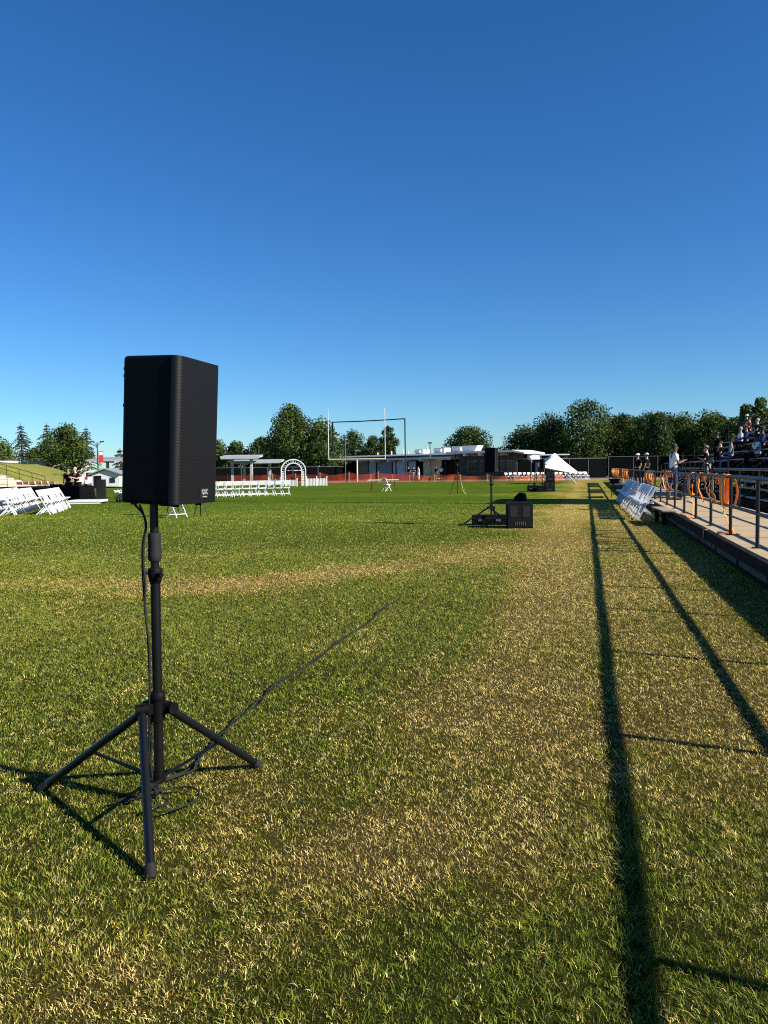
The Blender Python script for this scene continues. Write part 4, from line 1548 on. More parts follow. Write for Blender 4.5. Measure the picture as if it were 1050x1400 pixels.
def suv():
    o = thing('parked_car', 'white parked car with red tail lights seen past the hut', 'car', (-50.6, 70.2, 0), R(125))
    side = [(-2.1, 0.35), (2.1, 0.35), (2.15, 0.85), (1.35, 1.02), (0.75, 1.58), (-1.6, 1.62), (-2.1, 1.05)]
    MB().prism(side, -0.85, 0.85, 'y').build('body', 'car_paint', o, bevel=0.06)
    MB().prism([(-1.75, 1.08), (1.05, 1.08), (0.68, 1.5), (-1.5, 1.53)], -0.86, 0.86, 'y').build('side_window', 'dark_glass', o)
    MB().beam((-2.10, 0, 1.12), (-1.72, 0, 1.54), 1.4, 0.03, up=(-1, 0, 0.5)).build('rear_window', 'dark_glass', o)
    for s in (-1, 1):
        MB().box((-2.10, s * 0.68, 0.95), (0.06, 0.26, 0.28)).build('tail_light', 'red_lens', o)
        for x in (-1.35, 1.35):
            w_ = MB().tube([(x, s * 0.70, 0.34), (x, s * 0.90, 0.34)], 0.34, 14).build('wheel', 'black_rubber', o)
            MB().tube([(x, s * 0.90, 0.34), (x, s * 0.915, 0.34)], 0.20, 10).build('rim', 'galvanised', w_)


suv()

o = thing('street_lamp', 'twin headed lamp pole with a red and white banner beyond the hut', 'lamp post', (-49.75, 69.8, 0), R(20))
MB().tube([(0, 0, 0), (0, 0, 4.7)], [0.07, 0.05], 8).build('pole', 'rail_paint', o)
for s in (-1, 1):
    MB().tube([(0, 0, 4.3), (s * 0.3, 0, 4.65), (s * 0.45, 0, 4.72)], 0.03, 6).build('arm', 'rail_paint', o)
    MB().box((s * 0.5, 0, 4.75), (0.4, 0.25, 0.12)).build('lamp_head', 'rail_paint', o)
bn = MB().box((0.34, 0, 3.15), (0.5, 0.02, 1.2)).build('banner', 'red_banner', o)
MB().box((0.34, -0.013, 3.5), (0.38, 0.006, 0.3)).build('white_panel', 'white_cloth', bn)
for p, hgt, lab in (((-33.9, 105.6, 0), 6.1, 'thin pale pole standing left of the goal post over the school roof'),
                    ((-20.9, 103.4, 0), 5.0, 'dark lamp post rising over the school roof right of the goal post')):
    o = thing('street_lamp', lab, 'lamp post', p)
    MB().tube([(0, 0, 0), (0, 0, hgt)], 0.075, 8).build('pole', 'galvanised', o)
    MB().box((0, 0, hgt), (0.5, 0.3, 0.2)).build('lamp_head', 'galvanised', o)


def screen_fence(label, pts, h, sp=3.0, m='windscreen'):
    o = thing('screened_fence', label, 'screened fence', pts[0])
    o0 = Vector(pts[0])
    for a, c in zip(pts[:-1], pts[1:]):
        a, c = Vector(a) - o0, Vector(c) - o0
        n = max(1, round((c - a).length / sp))
        an = math.atan2((c - a).y, (c - a).x)
        L = (c - a).length / n
        p0 = None
        for i in range(n):
            p = a.lerp(c, i / n)
            if p0 is None:
                p0 = MB().box((L / 2, 0, h / 2), (L - 0.08, 0.02, h - 0.14)).build('screen_panel', m, o)
                s0 = MB().tube([(0, -0.03, 0), (0, -0.03, h + 0.05)], 0.04, 6).build('post', 'galvanised', o)
                e, f = p0, s0
            else:
                e = p0.copy(); f = s0.copy()
                COL.objects.link(e); COL.objects.link(f)
            e.location = f.location = p
            e.rotation_euler = f.rotation_euler = (0, 0, an)
        MB().tube([a + Vector((0, 0, h)), c + Vector((0, 0, h))], 0.035, 6).build('top_rail', 'galvanised', o)
    return o


screen_fence('dark screened fence behind the white chairs left of the goal post', [(-50, 86, 0), (-45.4, 87.4, 0), (-31, 95.4, 0)], 1.9)
screen_fence('dark screened fence behind the far chairs and the tent', [(-8.2, 93.5, 0), (-4.3, 94.6, 0), (2.4, 98.1, 0)], 2.45)
screen_fence('tall dark green screened fence behind the far right trees', [(2.6, 98.4, 0), (26, 103.5, 0)], 2.6)
o = thing('shade_canopy', 'thin white roofed shelter behind the peak of the tent', 'shade canopy', (-5.6, 95.6, 0), R(10))
MB().box((1.4, 1.0, 2.95), (4.4, 2.2, 0.14)).build('roof', 'white_paint', o)
for x in (-0.5, 3.3):
    for y in (0.2, 1.8):
        MB().box((x, y, 1.44), (0.1, 0.1, 2.88)).build('column', 'galvanised', o)


# ------------------------------------------------------------------ left: grandstand steps, bank, stage, tables
def grandstand():
    o = thing('grandstand', 'sunlit concrete grandstand steps at the far left with a dark stair rail', 'grandstand', (-53, 38, 0))
    for k in range(9):
        MB().box((-0.9 * k - 0.45, 13.2, (0.35 + 0.25 * k) / 2), (0.895, 26.5 - 0.01 * k, 0.35 + 0.25 * k)).build('step', 'step_concrete', o)
        MB().box((-0.9 * k - 0.30, 13.2, 0.35 + 0.25 * k + 0.10), (0.30, 26.0, 0.05)).build('bench_plank', 'weathered_wood', o)
    a, c = Vector((0.6, 26.9, 0.2)), Vector((-8.5, 26.9, 2.5))
    for dz, nm in ((1.0, 'top_rail'), (0.55, 'middle_rail')):
        MB().tube([a + Vector((0, 0, dz)), c + Vector((0, 0, dz))], 0.03, 6).build(nm, 'rail_paint', o)
    for i in range(7):
        p = a.lerp(c, i / 6)
        MB().tube([p, p + Vector((0, 0, 1.0))], 0.03, 6).build('post', 'rail_paint', o)


grandstand()
o = thing('guard_fence', 'low pipe fence in front of the grandstand steps at the far left', 'fence', (-50.5, 48, 0), R(90))
for i in range(9):
    MB().tube([(i * 1.2, 0, 0), (i * 1.2, 0, 1.05)], 0.025, 6).build('post', 'galvanised', o)
for z in (0.55, 1.05):
    MB().tube([(0, 0, z), (9.6, 0, z)], 0.022, 6).build('rail', 'galvanised', o)


def bank():
    base = [Vector(p) for p in ((-53.2, 65.1, 0), (-52.9, 67, 0), (-52.6, 69.3, 0))]
    N, K = 14, 10
    vs, fs = [], []
    for i in range(N + 1):
        t = i / N
        fr = Vector((-53.2, 65.1, 0)).lerp(Vector((-52.5, 70.0, 0)), t)
        bk = Vector((-61.0, 66.0, 2.75)).lerp(Vector((-63.5, 77.0, 2.75)), t)
        for k in range(K + 1):
            s = k / K
            p = fr.lerp(bk, s)
            p.z = 2.75 * (s ** 0.85) + (1.0 * t ** 3) * (1 - s) + 0.07 * math.sin(5 * t + 7 * s) * s
            vs.append(p)
    W = K + 1
    for i in range(N):
        for k in range(K):
            fs.append((i * W + k, (i + 1) * W + k, (i + 1) * W + k + 1, i * W + k + 1))
    # skirts down to the ground on every side
    ring = [i * W for i in range(N + 1)] + [N * W + k for k in range(1, W)] + [i * W + K for i in range(N - 1, -1, -1)] + [k for k in range(K - 1, 0, -1)]
    n0 = len(vs)
    for r_ in ring:
        vs.append(Vector((vs[r_].x, vs[r_].y, -0.2)))
    m = len(ring)
    for j in range(m):
        a, b_ = ring[j], ring[(j + 1) % m]
        fs.append((a, n0 + j, n0 + (j + 1) % m, b_))
    b = MB()
    b.add(vs, fs, True)
    tag(b.build('embankment', 'berm_grass'), kind='structure')


bank()
o = thing('concrete_wall', 'pale concrete wall with a dark pipe rail along the top of the grassy bank', 'wall', (-76, 73, 0), math.atan2(19, 5))
MB().box((12, 0, 1.62), (24, 0.3, 3.24)).build('wall', 'concrete', o)
for i in range(12):
    MB().tube([(0.6 + 2 * i, 0, 3.2), (0.6 + 2 * i, 0, 4.2)], 0.03, 6).build('post', 'rail_paint', o)
for z in (3.75, 4.2):
    MB().tube([(0, 0, z), (24, 0, z)], 0.03, 6).build('rail', 'rail_paint', o)

# black skirted stage
p, q = Vector((-37.5, 40.6, 0)), Vector((-27.9, 35.6, 0))
d = q - p
o = thing('stage', 'low stage with a pleated black skirt behind the left chairs', 'stage', p, math.atan2(d.y, d.x))
L = d.length
MB().box((L / 2, 2.0, 0.60), (L, 4.0, 0.06)).build('platform', 'black_cloth', o)


def pleats(L, h, amp, n, z0=0.01):
    b = MB()
    vs, fs = [], []
    N = n * 4
    for i in range(N + 1):
        t = i / N
        y = amp * math.sin(2 * math.pi * n * t)
        vs += [(t * L, y * 0.6, z0 + h), (t * L, y, z0)]
    for i in range(N):
        fs.append((2 * i, 2 * i + 1, 2 * i + 3, 2 * i + 2))
    b.add(vs, fs, True)
    return b


pl = pleats(L, 0.56, 0.03, 30).build('skirt', 'black_cloth', o)
pl.modifiers.new('thick', 'SOLIDIFY').thickness = 0.004


def draped_table(label, loc, rz, L, W, H):
    o = thing('draped_table', label, 'table', loc, rz)
    MB().box((0, 0, H - 0.02), (L, W, 0.04)).build('tabletop', 'black_cloth', o)
    b = MB()
    n = 48
    vs, fs = [], []
    per = [(-L / 2, -W / 2), (L / 2, -W / 2), (L / 2, W / 2), (-L / 2, W / 2)]
    for i in range(n):
        t = 4 * i / n
        k = int(t)
        a, c = per[k], per[(k + 1) % 4]
        f = t - k
        x, y = a[0] + (c[0] - a[0]) * f, a[1] + (c[1] - a[1]) * f
        fl = 1.06 + 0.05 * math.sin(i * 2.4)
        vs += [(x, y, H + 0.003), (x * fl, y * (fl + 0.06), 0.02)]
    for i in range(n):
        j = (i + 1) % n
        fs.append((2 * i, 2 * i + 1, 2 * j + 1, 2 * j))
    b.add(vs, fs, True)
    b.add([vs[2 * i] for i in range(n)], [tuple(range(n))])
    b.build('tablecloth', 'black_cloth', o)
    return o


draped_table('table under a floor length black cloth at the end of the stage', (-27.4, 35.5, 0), R(-15), 1.5, 0.8, 0.86)
draped_table('front black draped table where the two people stand', (-25.25, 33.6, 0), R(-18), 1.7, 0.8, 0.80)

o = thing('platform', 'low white platform on the grass below the black draped tables', 'platform', (-22.75, 31.1, 0), R(20))
MB().box((0, 0, 0.14), (1.5, 1.2, 0.10)).build('top', 'white_paint', o, bevel=0.01)
for sx in (-.65, .65):
    for sy in (-.45, .45):
        MB().box((sx, sy, 0.045), (0.2, 0.1, 0.09)).build('foot', 'grey_board', o)
MB().box((0, -0.56, 0.07), (1.4, 0.03, 0.11)).build('face_board', 'white_paint', o)
tw = dup(spk, (-22.58, 31.9, 0.02), R(-60), 'tall black speaker column standing by the white platform on the left')
tw.rotation_euler = (0, 0, R(-60))
tw.scale = (1.35, 1.35, 1.85)


def flower(label, loc, s, seed):
    rg = random.Random(seed)
    o = thing('flowering_plant', label, 'flowers', loc)
    MB().tube([(0, 0, 0), (0, 0, 0.12 * s), (0, 0, 0.14 * s)], [0.12 * s, 0.15 * s, 0.15 * s], 10).build('pot', 'grey_board', o)
    b = MB()
    for i in range(90):
        a, r = rg.uniform(0, 6.28), 0.24 * s * math.sqrt(rg.random())
        p = Vector((r * math.cos(a), r * math.sin(a), rg.uniform(0.10, 0.36) * s))
        dx = Vector((rg.uniform(-1, 1), rg.uniform(-1, 1), rg.uniform(-.2, .8))).normalized() * 0.07 * s
        dy = Vector((rg.uniform(-1, 1), rg.uniform(-1, 1), rg.uniform(-1, 1))).normalized() * 0.02 * s
        b.add([p - dx, p + dy, p + dx, p - dy], [(0, 1, 2, 3)])
    b.build('leaves', 'stem_green', o)
    b = MB()
    for i in range(26):
        a, r = rg.uniform(0, 6.28), 0.22 * s * math.sqrt(rg.random())
        b.ball((r * math.cos(a), r * math.sin(a), (0.40 + rg.uniform(-.03, .06)) * s), (0.035 * s, 0.035 * s, 0.022 * s), 6, 4)
    b.build('blossom', 'petal', o)
    return o


for i, (x, y, s, lab) in enumerate(((-22.35, 33.0, 1.25, 'white flowering plant nearest the black speaker column'),
                                    (-21.95, 32.6, 1.2, 'white flowering plant in the middle of the row by the speaker column'),
                                    (-21.5, 32.5, 1.15, 'white flowering plant half hidden behind the big loudspeaker'),
                                    (-22.0, 35.2, 1.2, 'white flowering plant behind the row, under the hut'))):
    flower(lab, (x, y, 0), s, i + 2)


# ------------------------------------------------------------------ trees
def leaf_cloud(lobes, n, leaf, seed, m, name, parent, flat=0.55):
    rng = np.random.default_rng(seed)
    wts = np.array([l[3] * l[4] for l in lobes]); wts = wts / wts.sum()
    which = rng.choice(len(lobes), n, p=wts)
    L = np.array(lobes)[which]
    dirs = rng.normal(size=(n, 3)); dirs /= np.linalg.norm(dirs, axis=1)[:, None]
    rad = rng.random(n) ** 0.38
    rad = rad * (0.86 + 0.28 * rng.random(n))
    P = L[:, :3] + dirs * rad[:, None] * np.stack([L[:, 3], L[:, 3], L[:, 4]], 1)
    nrm = dirs * flat + rng.normal(size=(n, 3)) * 0.6
    nrm /= np.linalg.norm(nrm, axis=1)[:, None]
    a = np.cross(nrm, rng.normal(size=(n, 3))); a /= np.linalg.norm(a, axis=1)[:, None]
    b = np.cross(nrm, a)
    s = leaf * (0.55 + 0.9 * rng.random(n))[:, None]
    V = np.stack([P - a * s, P - b * s * .55, P + a * s, P + b * s * .55], 1).reshape(-1, 3)
    V[:, 2] = np.maximum(V[:, 2], 0.05)
    F = np.arange(n * 4).reshape(-1, 4)
    me = bpy.data.meshes.new(name)
    me.from_pydata(V.tolist(), [], F.tolist())
    me.materials.append(M[m])
    o = bpy.data.objects.new(name, me)
    COL.objects.link(o)
    o.parent = parent
    return o


def tree(label, x, y, width, top, base, seed, m='leaf_mid', leaf=0.30, lobes_n=14, shape='round', dens=1.0, name='broadleaf_tree', trunk=True):
    rg = random.Random(seed)
    width *= 1.28
    o = thing(name, label, 'tree', (x, y, 0))
    H = top - base
    w2 = width / 2
    lobes = []
    for i in range(lobes_n):
        t = (i + 0.5) / lobes_n
        if shape == 'round':
            env = math.sin(math.pi * (0.16 + 0.78 * t)) ** 0.7
        elif shape == 'column':
            env = (math.sin(math.pi * (0.12 + 0.80 * t))) ** 0.5
        else:       # bushy
            env = (1 - t) ** 0.45 * 0.95 + 0.08
        a = i * 2.4 + rg.uniform(-.5, .5)
        rr = w2 * (rg.uniform(0.24, 0.46))
        off = max(0, w2 * env - rr) * rg.uniform(0.6, 1.1)
        lobes.append((off * math.cos(a), off * math.sin(a), base + H * (0.08 + 0.84 * t), rr, min(rr, H * 0.3) * rg.uniform(.7, 1.0)))
    lobes.append((0, 0, top - w2 * 0.30, w2 * 0.34, w2 * 0.32))
    lobes.append((0, 0, base + H * .45, w2 * 0.62, H * 0.38))
    tr = MB()
    r0 = max(0.12, width * 0.035)
    bend = [(rg.uniform(-.15, .15) * k, rg.uniform(-.15, .15) * k, z) for k, z in enumerate((0, base * .5 + .3, base + H * .3, base + H * .62))]
    tr.tube(bend, [r0 * 1.25, r0, r0 * .75, r0 * .3], 8)
    for l in lobes[2:lobes_n:3]:
        z0 = base + 0.1 * H
        tr.tube([(bend[1][0], bend[1][1], max(0.4, z0 - .3)), (l[0] * .5, l[1] * .5, (z0 + l[2]) / 2), (l[0], l[1], l[2])], [r0 * .5, r0 * .35, r0 * .12], 6)
    tr.build('trunk', 'bark', o)
    n = int(min(10500, max(1500, width * H * 48 * dens * (0.30 / leaf) ** 1.75)))
    leaf_cloud(lobes, n, leaf, seed, m, 'crown', o)
    return o


def conifer(label, x, y, width, top, base, seed):
    rg = random.Random(seed)
    o = thing('conifer_tree', label, 'tree', (x, y, 0))
    tr = MB().tube([(0, 0, 0), (0.1, 0, top * .5), (0, 0, top)], [0.32, 0.2, 0.04], 8)
    b = MB()
    z = base
    while z < top - 0.2:
        t = (z - base) / (top - base)
        rr = width / 2 * (1 - t) ** 0.8 * rg.uniform(0.6, 1.3) + 0.25
        for k in range(rg.randint(6, 9)):
            a = rg.uniform(0, 6.28)
            ln = rr * rg.uniform(.65, 1.1)
            dx, dy = math.cos(a), math.sin(a)
            tr.tube([(0, 0, z), (dx * ln * .6, dy * ln * .6, z - 0.16 * ln), (dx * ln, dy * ln, z - .36 * ln)], [0.05, 0.035, 0.015], 4)
            for j in range(int(9 + ln * 16)):
                s = rg.uniform(.15, 1.05)
                p = Vector((dx * ln * s, dy * ln * s, z - .02 - 0.36 * ln * s * s + rg.uniform(-.06, .05)))
                q = Vector((rg.uniform(-1, 1), rg.uniform(-1, 1), rg.uniform(-1.0, .1))).normalized() * rg.uniform(.16, .36)
                h = Vector((rg.uniform(-1, 1), rg.uniform(-1, 1), rg.uniform(-1, 1))).normalized() * 0.085
                b.add([p - q * .3, p + h, p + q, p - h], [(0, 1, 2, 3)])
        z += rg.uniform(.38, .62)
    tr.build('trunk', 'bark', o)
    b.build('crown', 'needle', o)
    return o


conifer('grey green conifer with drooping branches at the far left, left of two', -107.9, 127.3, 6.4, 11.6, 3.2, 1)
conifer('grey green conifer with drooping branches beside the round leafy tree', -103.0, 128.6, 6.4, 11.5, 3.0, 2)
conifer('grey conifer whose tip shows behind the round leafy tree', -101.6, 139.0, 6.0, 11.4, 3.0, 3)
T = [  # label, x, y, width, top, base, mat, shape, lobes, density
    ('round leafy green tree rising over the grassy bank at the far left', -66.3, 86.6, 6.1, 7.8, 1.2, 'leaf_mid', 'round', 22, 1.3),
    ('low bushy tree on the far left edge under the conifers', -89.6, 101.0, 7.0, 6.5, 0.6, 'leaf_bright', 'bush', 14, 1.0),
    ('low bushy tree between the far left edge and the bank', -84.8, 103.0, 5.0, 5.6, 0.6, 'leaf_bright', 'bush', 12, 1.0),
    ('pale green tree beyond the flat white canopy, next to the speaker edge', -61.2, 119.0, 6.0, 6.4, 0.5, 'leaf_bright', 'bush', 12, 1.0),
    ('dark hedge like tree left of the bushy tree, first from the left', -56.2, 116.0, 5.4, 6.3, 0.5, 'leaf_dark', 'round', 12, 1.2),
    ('dark hedge like tree left of the bushy tree, second from the left', -52.0, 116.6, 5.4, 6.9, 0.5, 'leaf_dark', 'round', 12, 1.2),
    ('dark hedge like tree tucked against the left side of the bushy tree', -47.8, 112.0, 5.0, 6.5, 0.5, 'leaf_dark', 'round', 12, 1.2),
    ('tall wide bushy tree with gaps in its crown left of the goal post', -42.2, 105.6, 7.2, 11.0, 1.0, 'leaf_mid', 'round', 24, 1.25),
    ('broad lower tree joined to the right side of the tall bushy tree', -37.9, 106.6, 7.0, 8.3, 0.8, 'leaf_mid', 'round', 18, 1.2),
    ('feathery grey green tree seen between the goal uprights', -47.6, 153.7, 7.2, 9.7, 2.0, 'leaf_dark', 'round', 16, 0.65),
    ('small dark tree left of the narrow tree behind the right upright', -42.3, 150.0, 4.6, 8.0, 2.0, 'leaf_dark', 'round', 12, 1.0),
    ('narrow dark tree behind the right upright of the goal post', -39.2, 150.7, 3.8, 10.3, 2.0, 'leaf_dark', 'column', 14, 1.2),
    ('wide rounded tree standing alone above the school roof', -22.55, 150.0, 9.2, 9.3, 2.5, 'leaf_dark', 'round', 20, 1.2),
    ('dark spreading tree at the left end of the long right tree line', -10.6, 137.6, 9.3, 8.5, 0.2, 'leaf_dark', 'round', 18, 1.2),
    ('big dark tree left of the tallest tree', -5.6, 133.8, 9.8, 10.0, 0.2, 'leaf_dark', 'round', 20, 1.2),
    ('tallest sunlit tree right of the tent', 0.05, 130.2, 8.5, 12.5, 0.2, 'leaf_mid', 'column', 24, 1.3),
    ('dark tree just right of the tallest tree', 5.9, 136.8, 8.5, 10.3, 0.2, 'leaf_dark', 'round', 18, 1.2),
    ('dark green tree, second to the right of the tallest tree', 9.6, 130.0, 7.6, 9.5, 0.2, 'leaf_mid', 'round', 18, 1.1),
    ('brownish pointed tree behind the standing man in white', 10.0, 117.0, 5.6, 9.0, 0.2, 'leaf_dark', 'bush', 14, 1.2),
    ('mid green tree above the lower end of the bleacher', 14.0, 123.5, 7.8, 8.8, 0.2, 'leaf_mid', 'round', 16, 1.2),
    ('mid green tree above the middle rows of the bleacher', 18.0, 119.2, 8.1, 8.3, 0.2, 'leaf_mid', 'round', 16, 1.2),
    ('low dark tree peeking over the upper rows of the bleacher', 18.9, 109.0, 5.6, 7.6, 0.2, 'leaf_dark', 'round', 12, 1.2),
    ('broad tree filling the gap behind the tallest tree and its right neighbour', 3.4, 143.0, 7.0, 9.8, 0.2, 'leaf_dark', 'round', 18, 1.2),
    ('broad tree behind the brownish pointed tree', 8.6, 142.0, 7.5, 9.9, 0.2, 'leaf_mid', 'round', 18, 1.2),
    ('broad tree between the pointed tree and the lower end of the bleacher', 13.2, 136.0, 7.5, 9.6, 0.2, 'leaf_dark', 'round', 18, 1.2),
    ('broad tree behind the middle rows of the bleacher', 18.6, 133.0, 8.0, 9.3, 0.2, 'leaf_mid', 'round', 18, 1.2),
    ('broad tree behind the upper rows of the bleacher', 23.5, 128.0, 7.0, 9.0, 0.2, 'leaf_dark', 'round', 18, 1.2),
    ('dark filler tree between the left end tree and the big dark tree', -8.2, 146.0, 6.5, 9.2, 0.2, 'leaf_dark', 'round', 16, 1.2),
    ('small dark pointed tree near the right edge above the bleacher', 18.2, 98.6, 2.8, 8.6, 0.6, 'leaf_dark', 'bush', 14, 1.3),
    ('rounded green tree near the right edge behind the bleacher top', 19.9, 99.0, 3.0, 9.3, 0.6, 'leaf_bright', 'column', 16, 1.2),
    ('sunlit green tree cut by the right edge behind the bleacher top', 22.6, 99.5, 4.2, 9.5, 0.6, 'leaf_bright', 'round', 16, 1.2),
]
for i, (lab, x, y, wd, top, base, m_, sh, ln, de) in enumerate(T):
    tree(lab, x, y, wd, top, base, 40 + i, m_, 0.185 if y > 95 else 0.16, ln, sh, de)
conifer('small dark conifer behind the lamp pole with the red banner', -62.0, 92.0, 2.6, 4.9, 1.5, 9)


# ------------------------------------------------------------------ people
def skin_chain(name, verts, edges, radii, m, parent=None, sub=2, root=0):
    me = bpy.data.meshes.new(name)
    me.from_pydata(verts, edges, [])
    o = bpy.data.objects.new(name, me)
    COL.objects.link(o)
    o.modifiers.new('skin', 'SKIN')
    sv = me.skin_vertices[0].data
    for i, r in enumerate(radii):
        sv[i].radius = r if isinstance(r, tuple) else (r, r)
        sv[i].use_root = (i == root)
    s = o.modifiers.new('sub', 'SUBSURF'); s.levels = sub; s.render_levels = sub
    dg = bpy.context.evaluated_depsgraph_get()
    out = bpy.data.meshes.new_from_object(o.evaluated_get(dg))
    bpy.data.objects.remove(o)
    bpy.data.meshes.remove(me)
    out.name = name
    out.materials.clear()
    out.materials.append(M[m])
    out.polygons.foreach_set('use_smooth', [True] * len(out.polygons))
    ob = bpy.data.objects.new(name, out)
    COL.objects.link(ob)
    ob.parent = parent
    return ob


def person(label, loc, rz, pose='stand', shirt='shirt_black', trousers='shirt_black', skin='skin_light', hair='hair_dark', shorts=False,
           arms='down', cap=None, scale=1.0, lean=0.0, sleeves=False, group=None):
    """faces local +Y; seated figures have their seat at z = 0.43"""
    o = thing('person', label, 'person', loc, rz, group)
    o.scale = (scale,) * 3
    J = {}
    pz = 0.95 if pose == 'stand' else 0.53
    J['pelvis'] = (0, 0, pz)
    J['belly'] = (0, 0.02 + lean * .3, pz + 0.16)
    J['chest'] = (0, 0.01 + lean * .7, pz + 0.36)
    J['neck'] = (0, 0.0 + lean, pz + 0.53)
    J['jaw'] = (0, 0.035 + lean * 1.1, pz + 0.62)
    J['head'] = (0, 0.02 + lean * 1.15, pz + 0.71)
    J['crown'] = (0, 0.0 + lean * 1.15, pz + 0.78)
    for s, n in ((-1, 'l'), (1, 'r')):
        J['sh' + n] = (s * 0.185, lean * .9, pz + 0.46)
        if arms == 'down' or (arms == 'one' and n == 'l'):
            J['el' + n] = (s * 0.24, -0.03 + lean * .9, pz + 0.19)
            J['wr' + n] = (s * 0.25, 0.07 + lean, pz - 0.04) if pose == 'stand' else (s * 0.16, 0.22 + lean, pz + 0.07)
        elif arms in ('forward', 'one'):
            J['el' + n] = (s * 0.23, 0.04 + lean, pz + 0.20)
            J['wr' + n] = (s * 0.10, 0.27 + lean, pz + 0.28)
        else:   # resting on thighs
            J['el' + n] = (s * 0.25, 0.08 + lean * .8, pz + 0.22)
            J['wr' + n] = (s * 0.11, 0.34 + lean * .8, pz + 0.12)
        e, wv = Vector(J['el' + n]), Vector(J['wr' + n])
        J['ha' + n] = tuple(wv + (wv - e).normalized() * 0.075)
        J['hip' + n] = (s * 0.095, 0.0, pz - 0.05)
        if pose == 'stand':
            J['kn' + n] = (s * 0.10, 0.02 + 0.05 * s, pz * 0.53)
            J['an' + n] = (s * 0.105, -0.02 + 0.05 * s, 0.085)
            J['to' + n] = (s * 0.12, 0.15 + 0.05 * s, 0.035)
        else:
            J['kn' + n] = (s * 0.13, 0.43, pz - 0.02)
            J['an' + n] = (s * 0.13, 0.40, 0.085)
            J['to' + n] = (s * 0.145, 0.56, 0.035)
    names = list(J)
    idx = {n: i for i, n in enumerate(names)}
    E_ = [('pelvis', 'belly'), ('belly', 'chest'), ('chest', 'neck'), ('neck', 'jaw'), ('jaw', 'head'), ('head', 'crown')]
    for n in 'lr':
        E_ += [('chest', 'sh' + n), ('sh' + n, 'el' + n), ('el' + n, 'wr' + n), ('wr' + n, 'ha' + n), ('pelvis', 'hip' + n), ('hip' + n, 'kn' + n), ('kn' + n, 'an' + n), ('an' + n, 'to' + n)]
    rad = dict(pelvis=(.135, .105), belly=(.125, .10), chest=(.15, .115), neck=.058, jaw=(.062, .07), head=(.078, .092), crown=(.062, .075),
               sh=.058, el=.042, wr=.028, ha=(.036, .020), hip=.085, kn=.058, an=.040, to=.036)

    def rget(n):
        return rad[n] if n in rad else rad[n[:-1]]
    body = skin_chain('body', [J[n] for n in names], [(idx[a], idx[b]) for a, b in E_], [rget(n) for n in names], skin, o)
    # face and hands belong to the same body mesh
    ex = MB()
    hd = Vector(J['head'])
    ex.tube([hd + Vector((0, 0.075, 0.0)), hd + Vector((0, 0.108, -0.035))], [0.010, 0.018], 6)
    for s in (-1, 1):
        ex.ball(hd + Vector((s * 0.080, -0.005, -0.015)), (0.012, 0.022, 0.032), 6, 4)
    for n, s in (('l', -1), ('r', 1)):
        h, wv = Vector(J['ha' + n]), Vector(J['wr' + n])
        d = (h - wv).normalized()
        sd = d.cross(Vector((0, 0, 1)))
        sd = sd.normalized() if sd.length > .2 else Vector((0, 1, 0))
        cu = d.cross(sd)
        for k, ln in enumerate((0.062, 0.074, 0.070, 0.052)):
            b0 = h + sd * (0.026 - 0.0175 * k)
            ex.tube([b0, b0 + d * ln * .6 - cu * .004, b0 + d * ln * .9 - cu * .02], [.0095, .0085, .0065], 5)
        ex.tube([wv + d * .03 + sd * .02, wv + d * .055 + sd * .05, wv + d * .085 + sd * .052], [.012, .0105, .008], 5)
    eo = ex.build('extra', skin)
    bm = bmesh.new(); bm.from_mesh(body.data); bm.from_mesh(eo.data)
    body.data.materials.append(M['eye_dark'])
    for s in (-1, 1):
        r = bmesh.ops.create_icosphere(bm, subdivisions=1, radius=0.012, matrix=Matrix.Translation(hd + Vector((s * 0.032, 0.083, 0.008))))
        for f in {f for v in r['verts'] for f in v.link_faces}:
            f.material_index = 1
    bm.to_mesh(body.data); bm.free()
    bpy.data.objects.remove(eo)
    # shirt
    sn = ['pelvis', 'belly', 'chest', 'neck', 'shl', 'ell', 'shr', 'elr']
    P = {n: Vector(J[n]) for n in sn}
    P['neck'] = P['chest'].lerp(P['neck'], .72)
    P['pelvis'] = P['pelvis'] + Vector((0, 0, 0.0))
    if not sleeves:
        for n in 'lr':
            P['el' + n] = P['sh' + n].lerp(P['el' + n], .75)
    se = [('pelvis', 'belly'), ('belly', 'chest'), ('chest', 'neck'), ('chest', 'shl'), ('shl', 'ell'), ('chest', 'shr'), ('shr', 'elr')]
    rr = dict(pelvis=(.155, .125), belly=(.148, .122), chest=(.168, .135), neck=.075)
    if sleeves:
        for n in 'lr':
            sn.append('wr' + n); P['wr' + n] = Vector(J['wr' + n]); se.append(('el' + n, 'wr' + n))
    ix = {n: i for i, n in enumerate(sn)}
    skin_chain('shirt', [P[n] for n in sn], [(ix[a], ix[b]) for a, b in se],
               [rr.get(n, .076 if n[:2] == 'sh' else (.058 if n[:2] == 'el' else .042)) for n in sn], shirt, o)
    tn = ['pelvis', 'hipl', 'knl', 'hipr', 'knr'] + ([] if shorts else ['anl', 'anr'])
    te = [('pelvis', 'hipl'), ('hipl', 'knl'), ('pelvis', 'hipr'), ('hipr', 'knr')] + ([] if shorts else [('knl', 'anl'), ('knr', 'anr')])
    ix = {n: i for i, n in enumerate(tn)}
    skin_chain('shorts' if shorts else 'trousers', [J[n] for n in tn], [(ix[a], ix[b]) for a, b in te],
               [(.150, .122) if n == 'pelvis' else {'hi': .103, 'kn': .082, 'an': .058}[n[:2]] for n in tn], trousers, o)
    b = MB()
    for n in 'lr':
        a, t_ = Vector(J['an' + n]), Vector(J['to' + n])
        b.tube([(a.x, a.y - .06, .04), (a.x, a.y, .045), (t_.x, t_.y, .036), (t_.x, t_.y + .05, .028)], [.036, .052, .047, .026], 8)
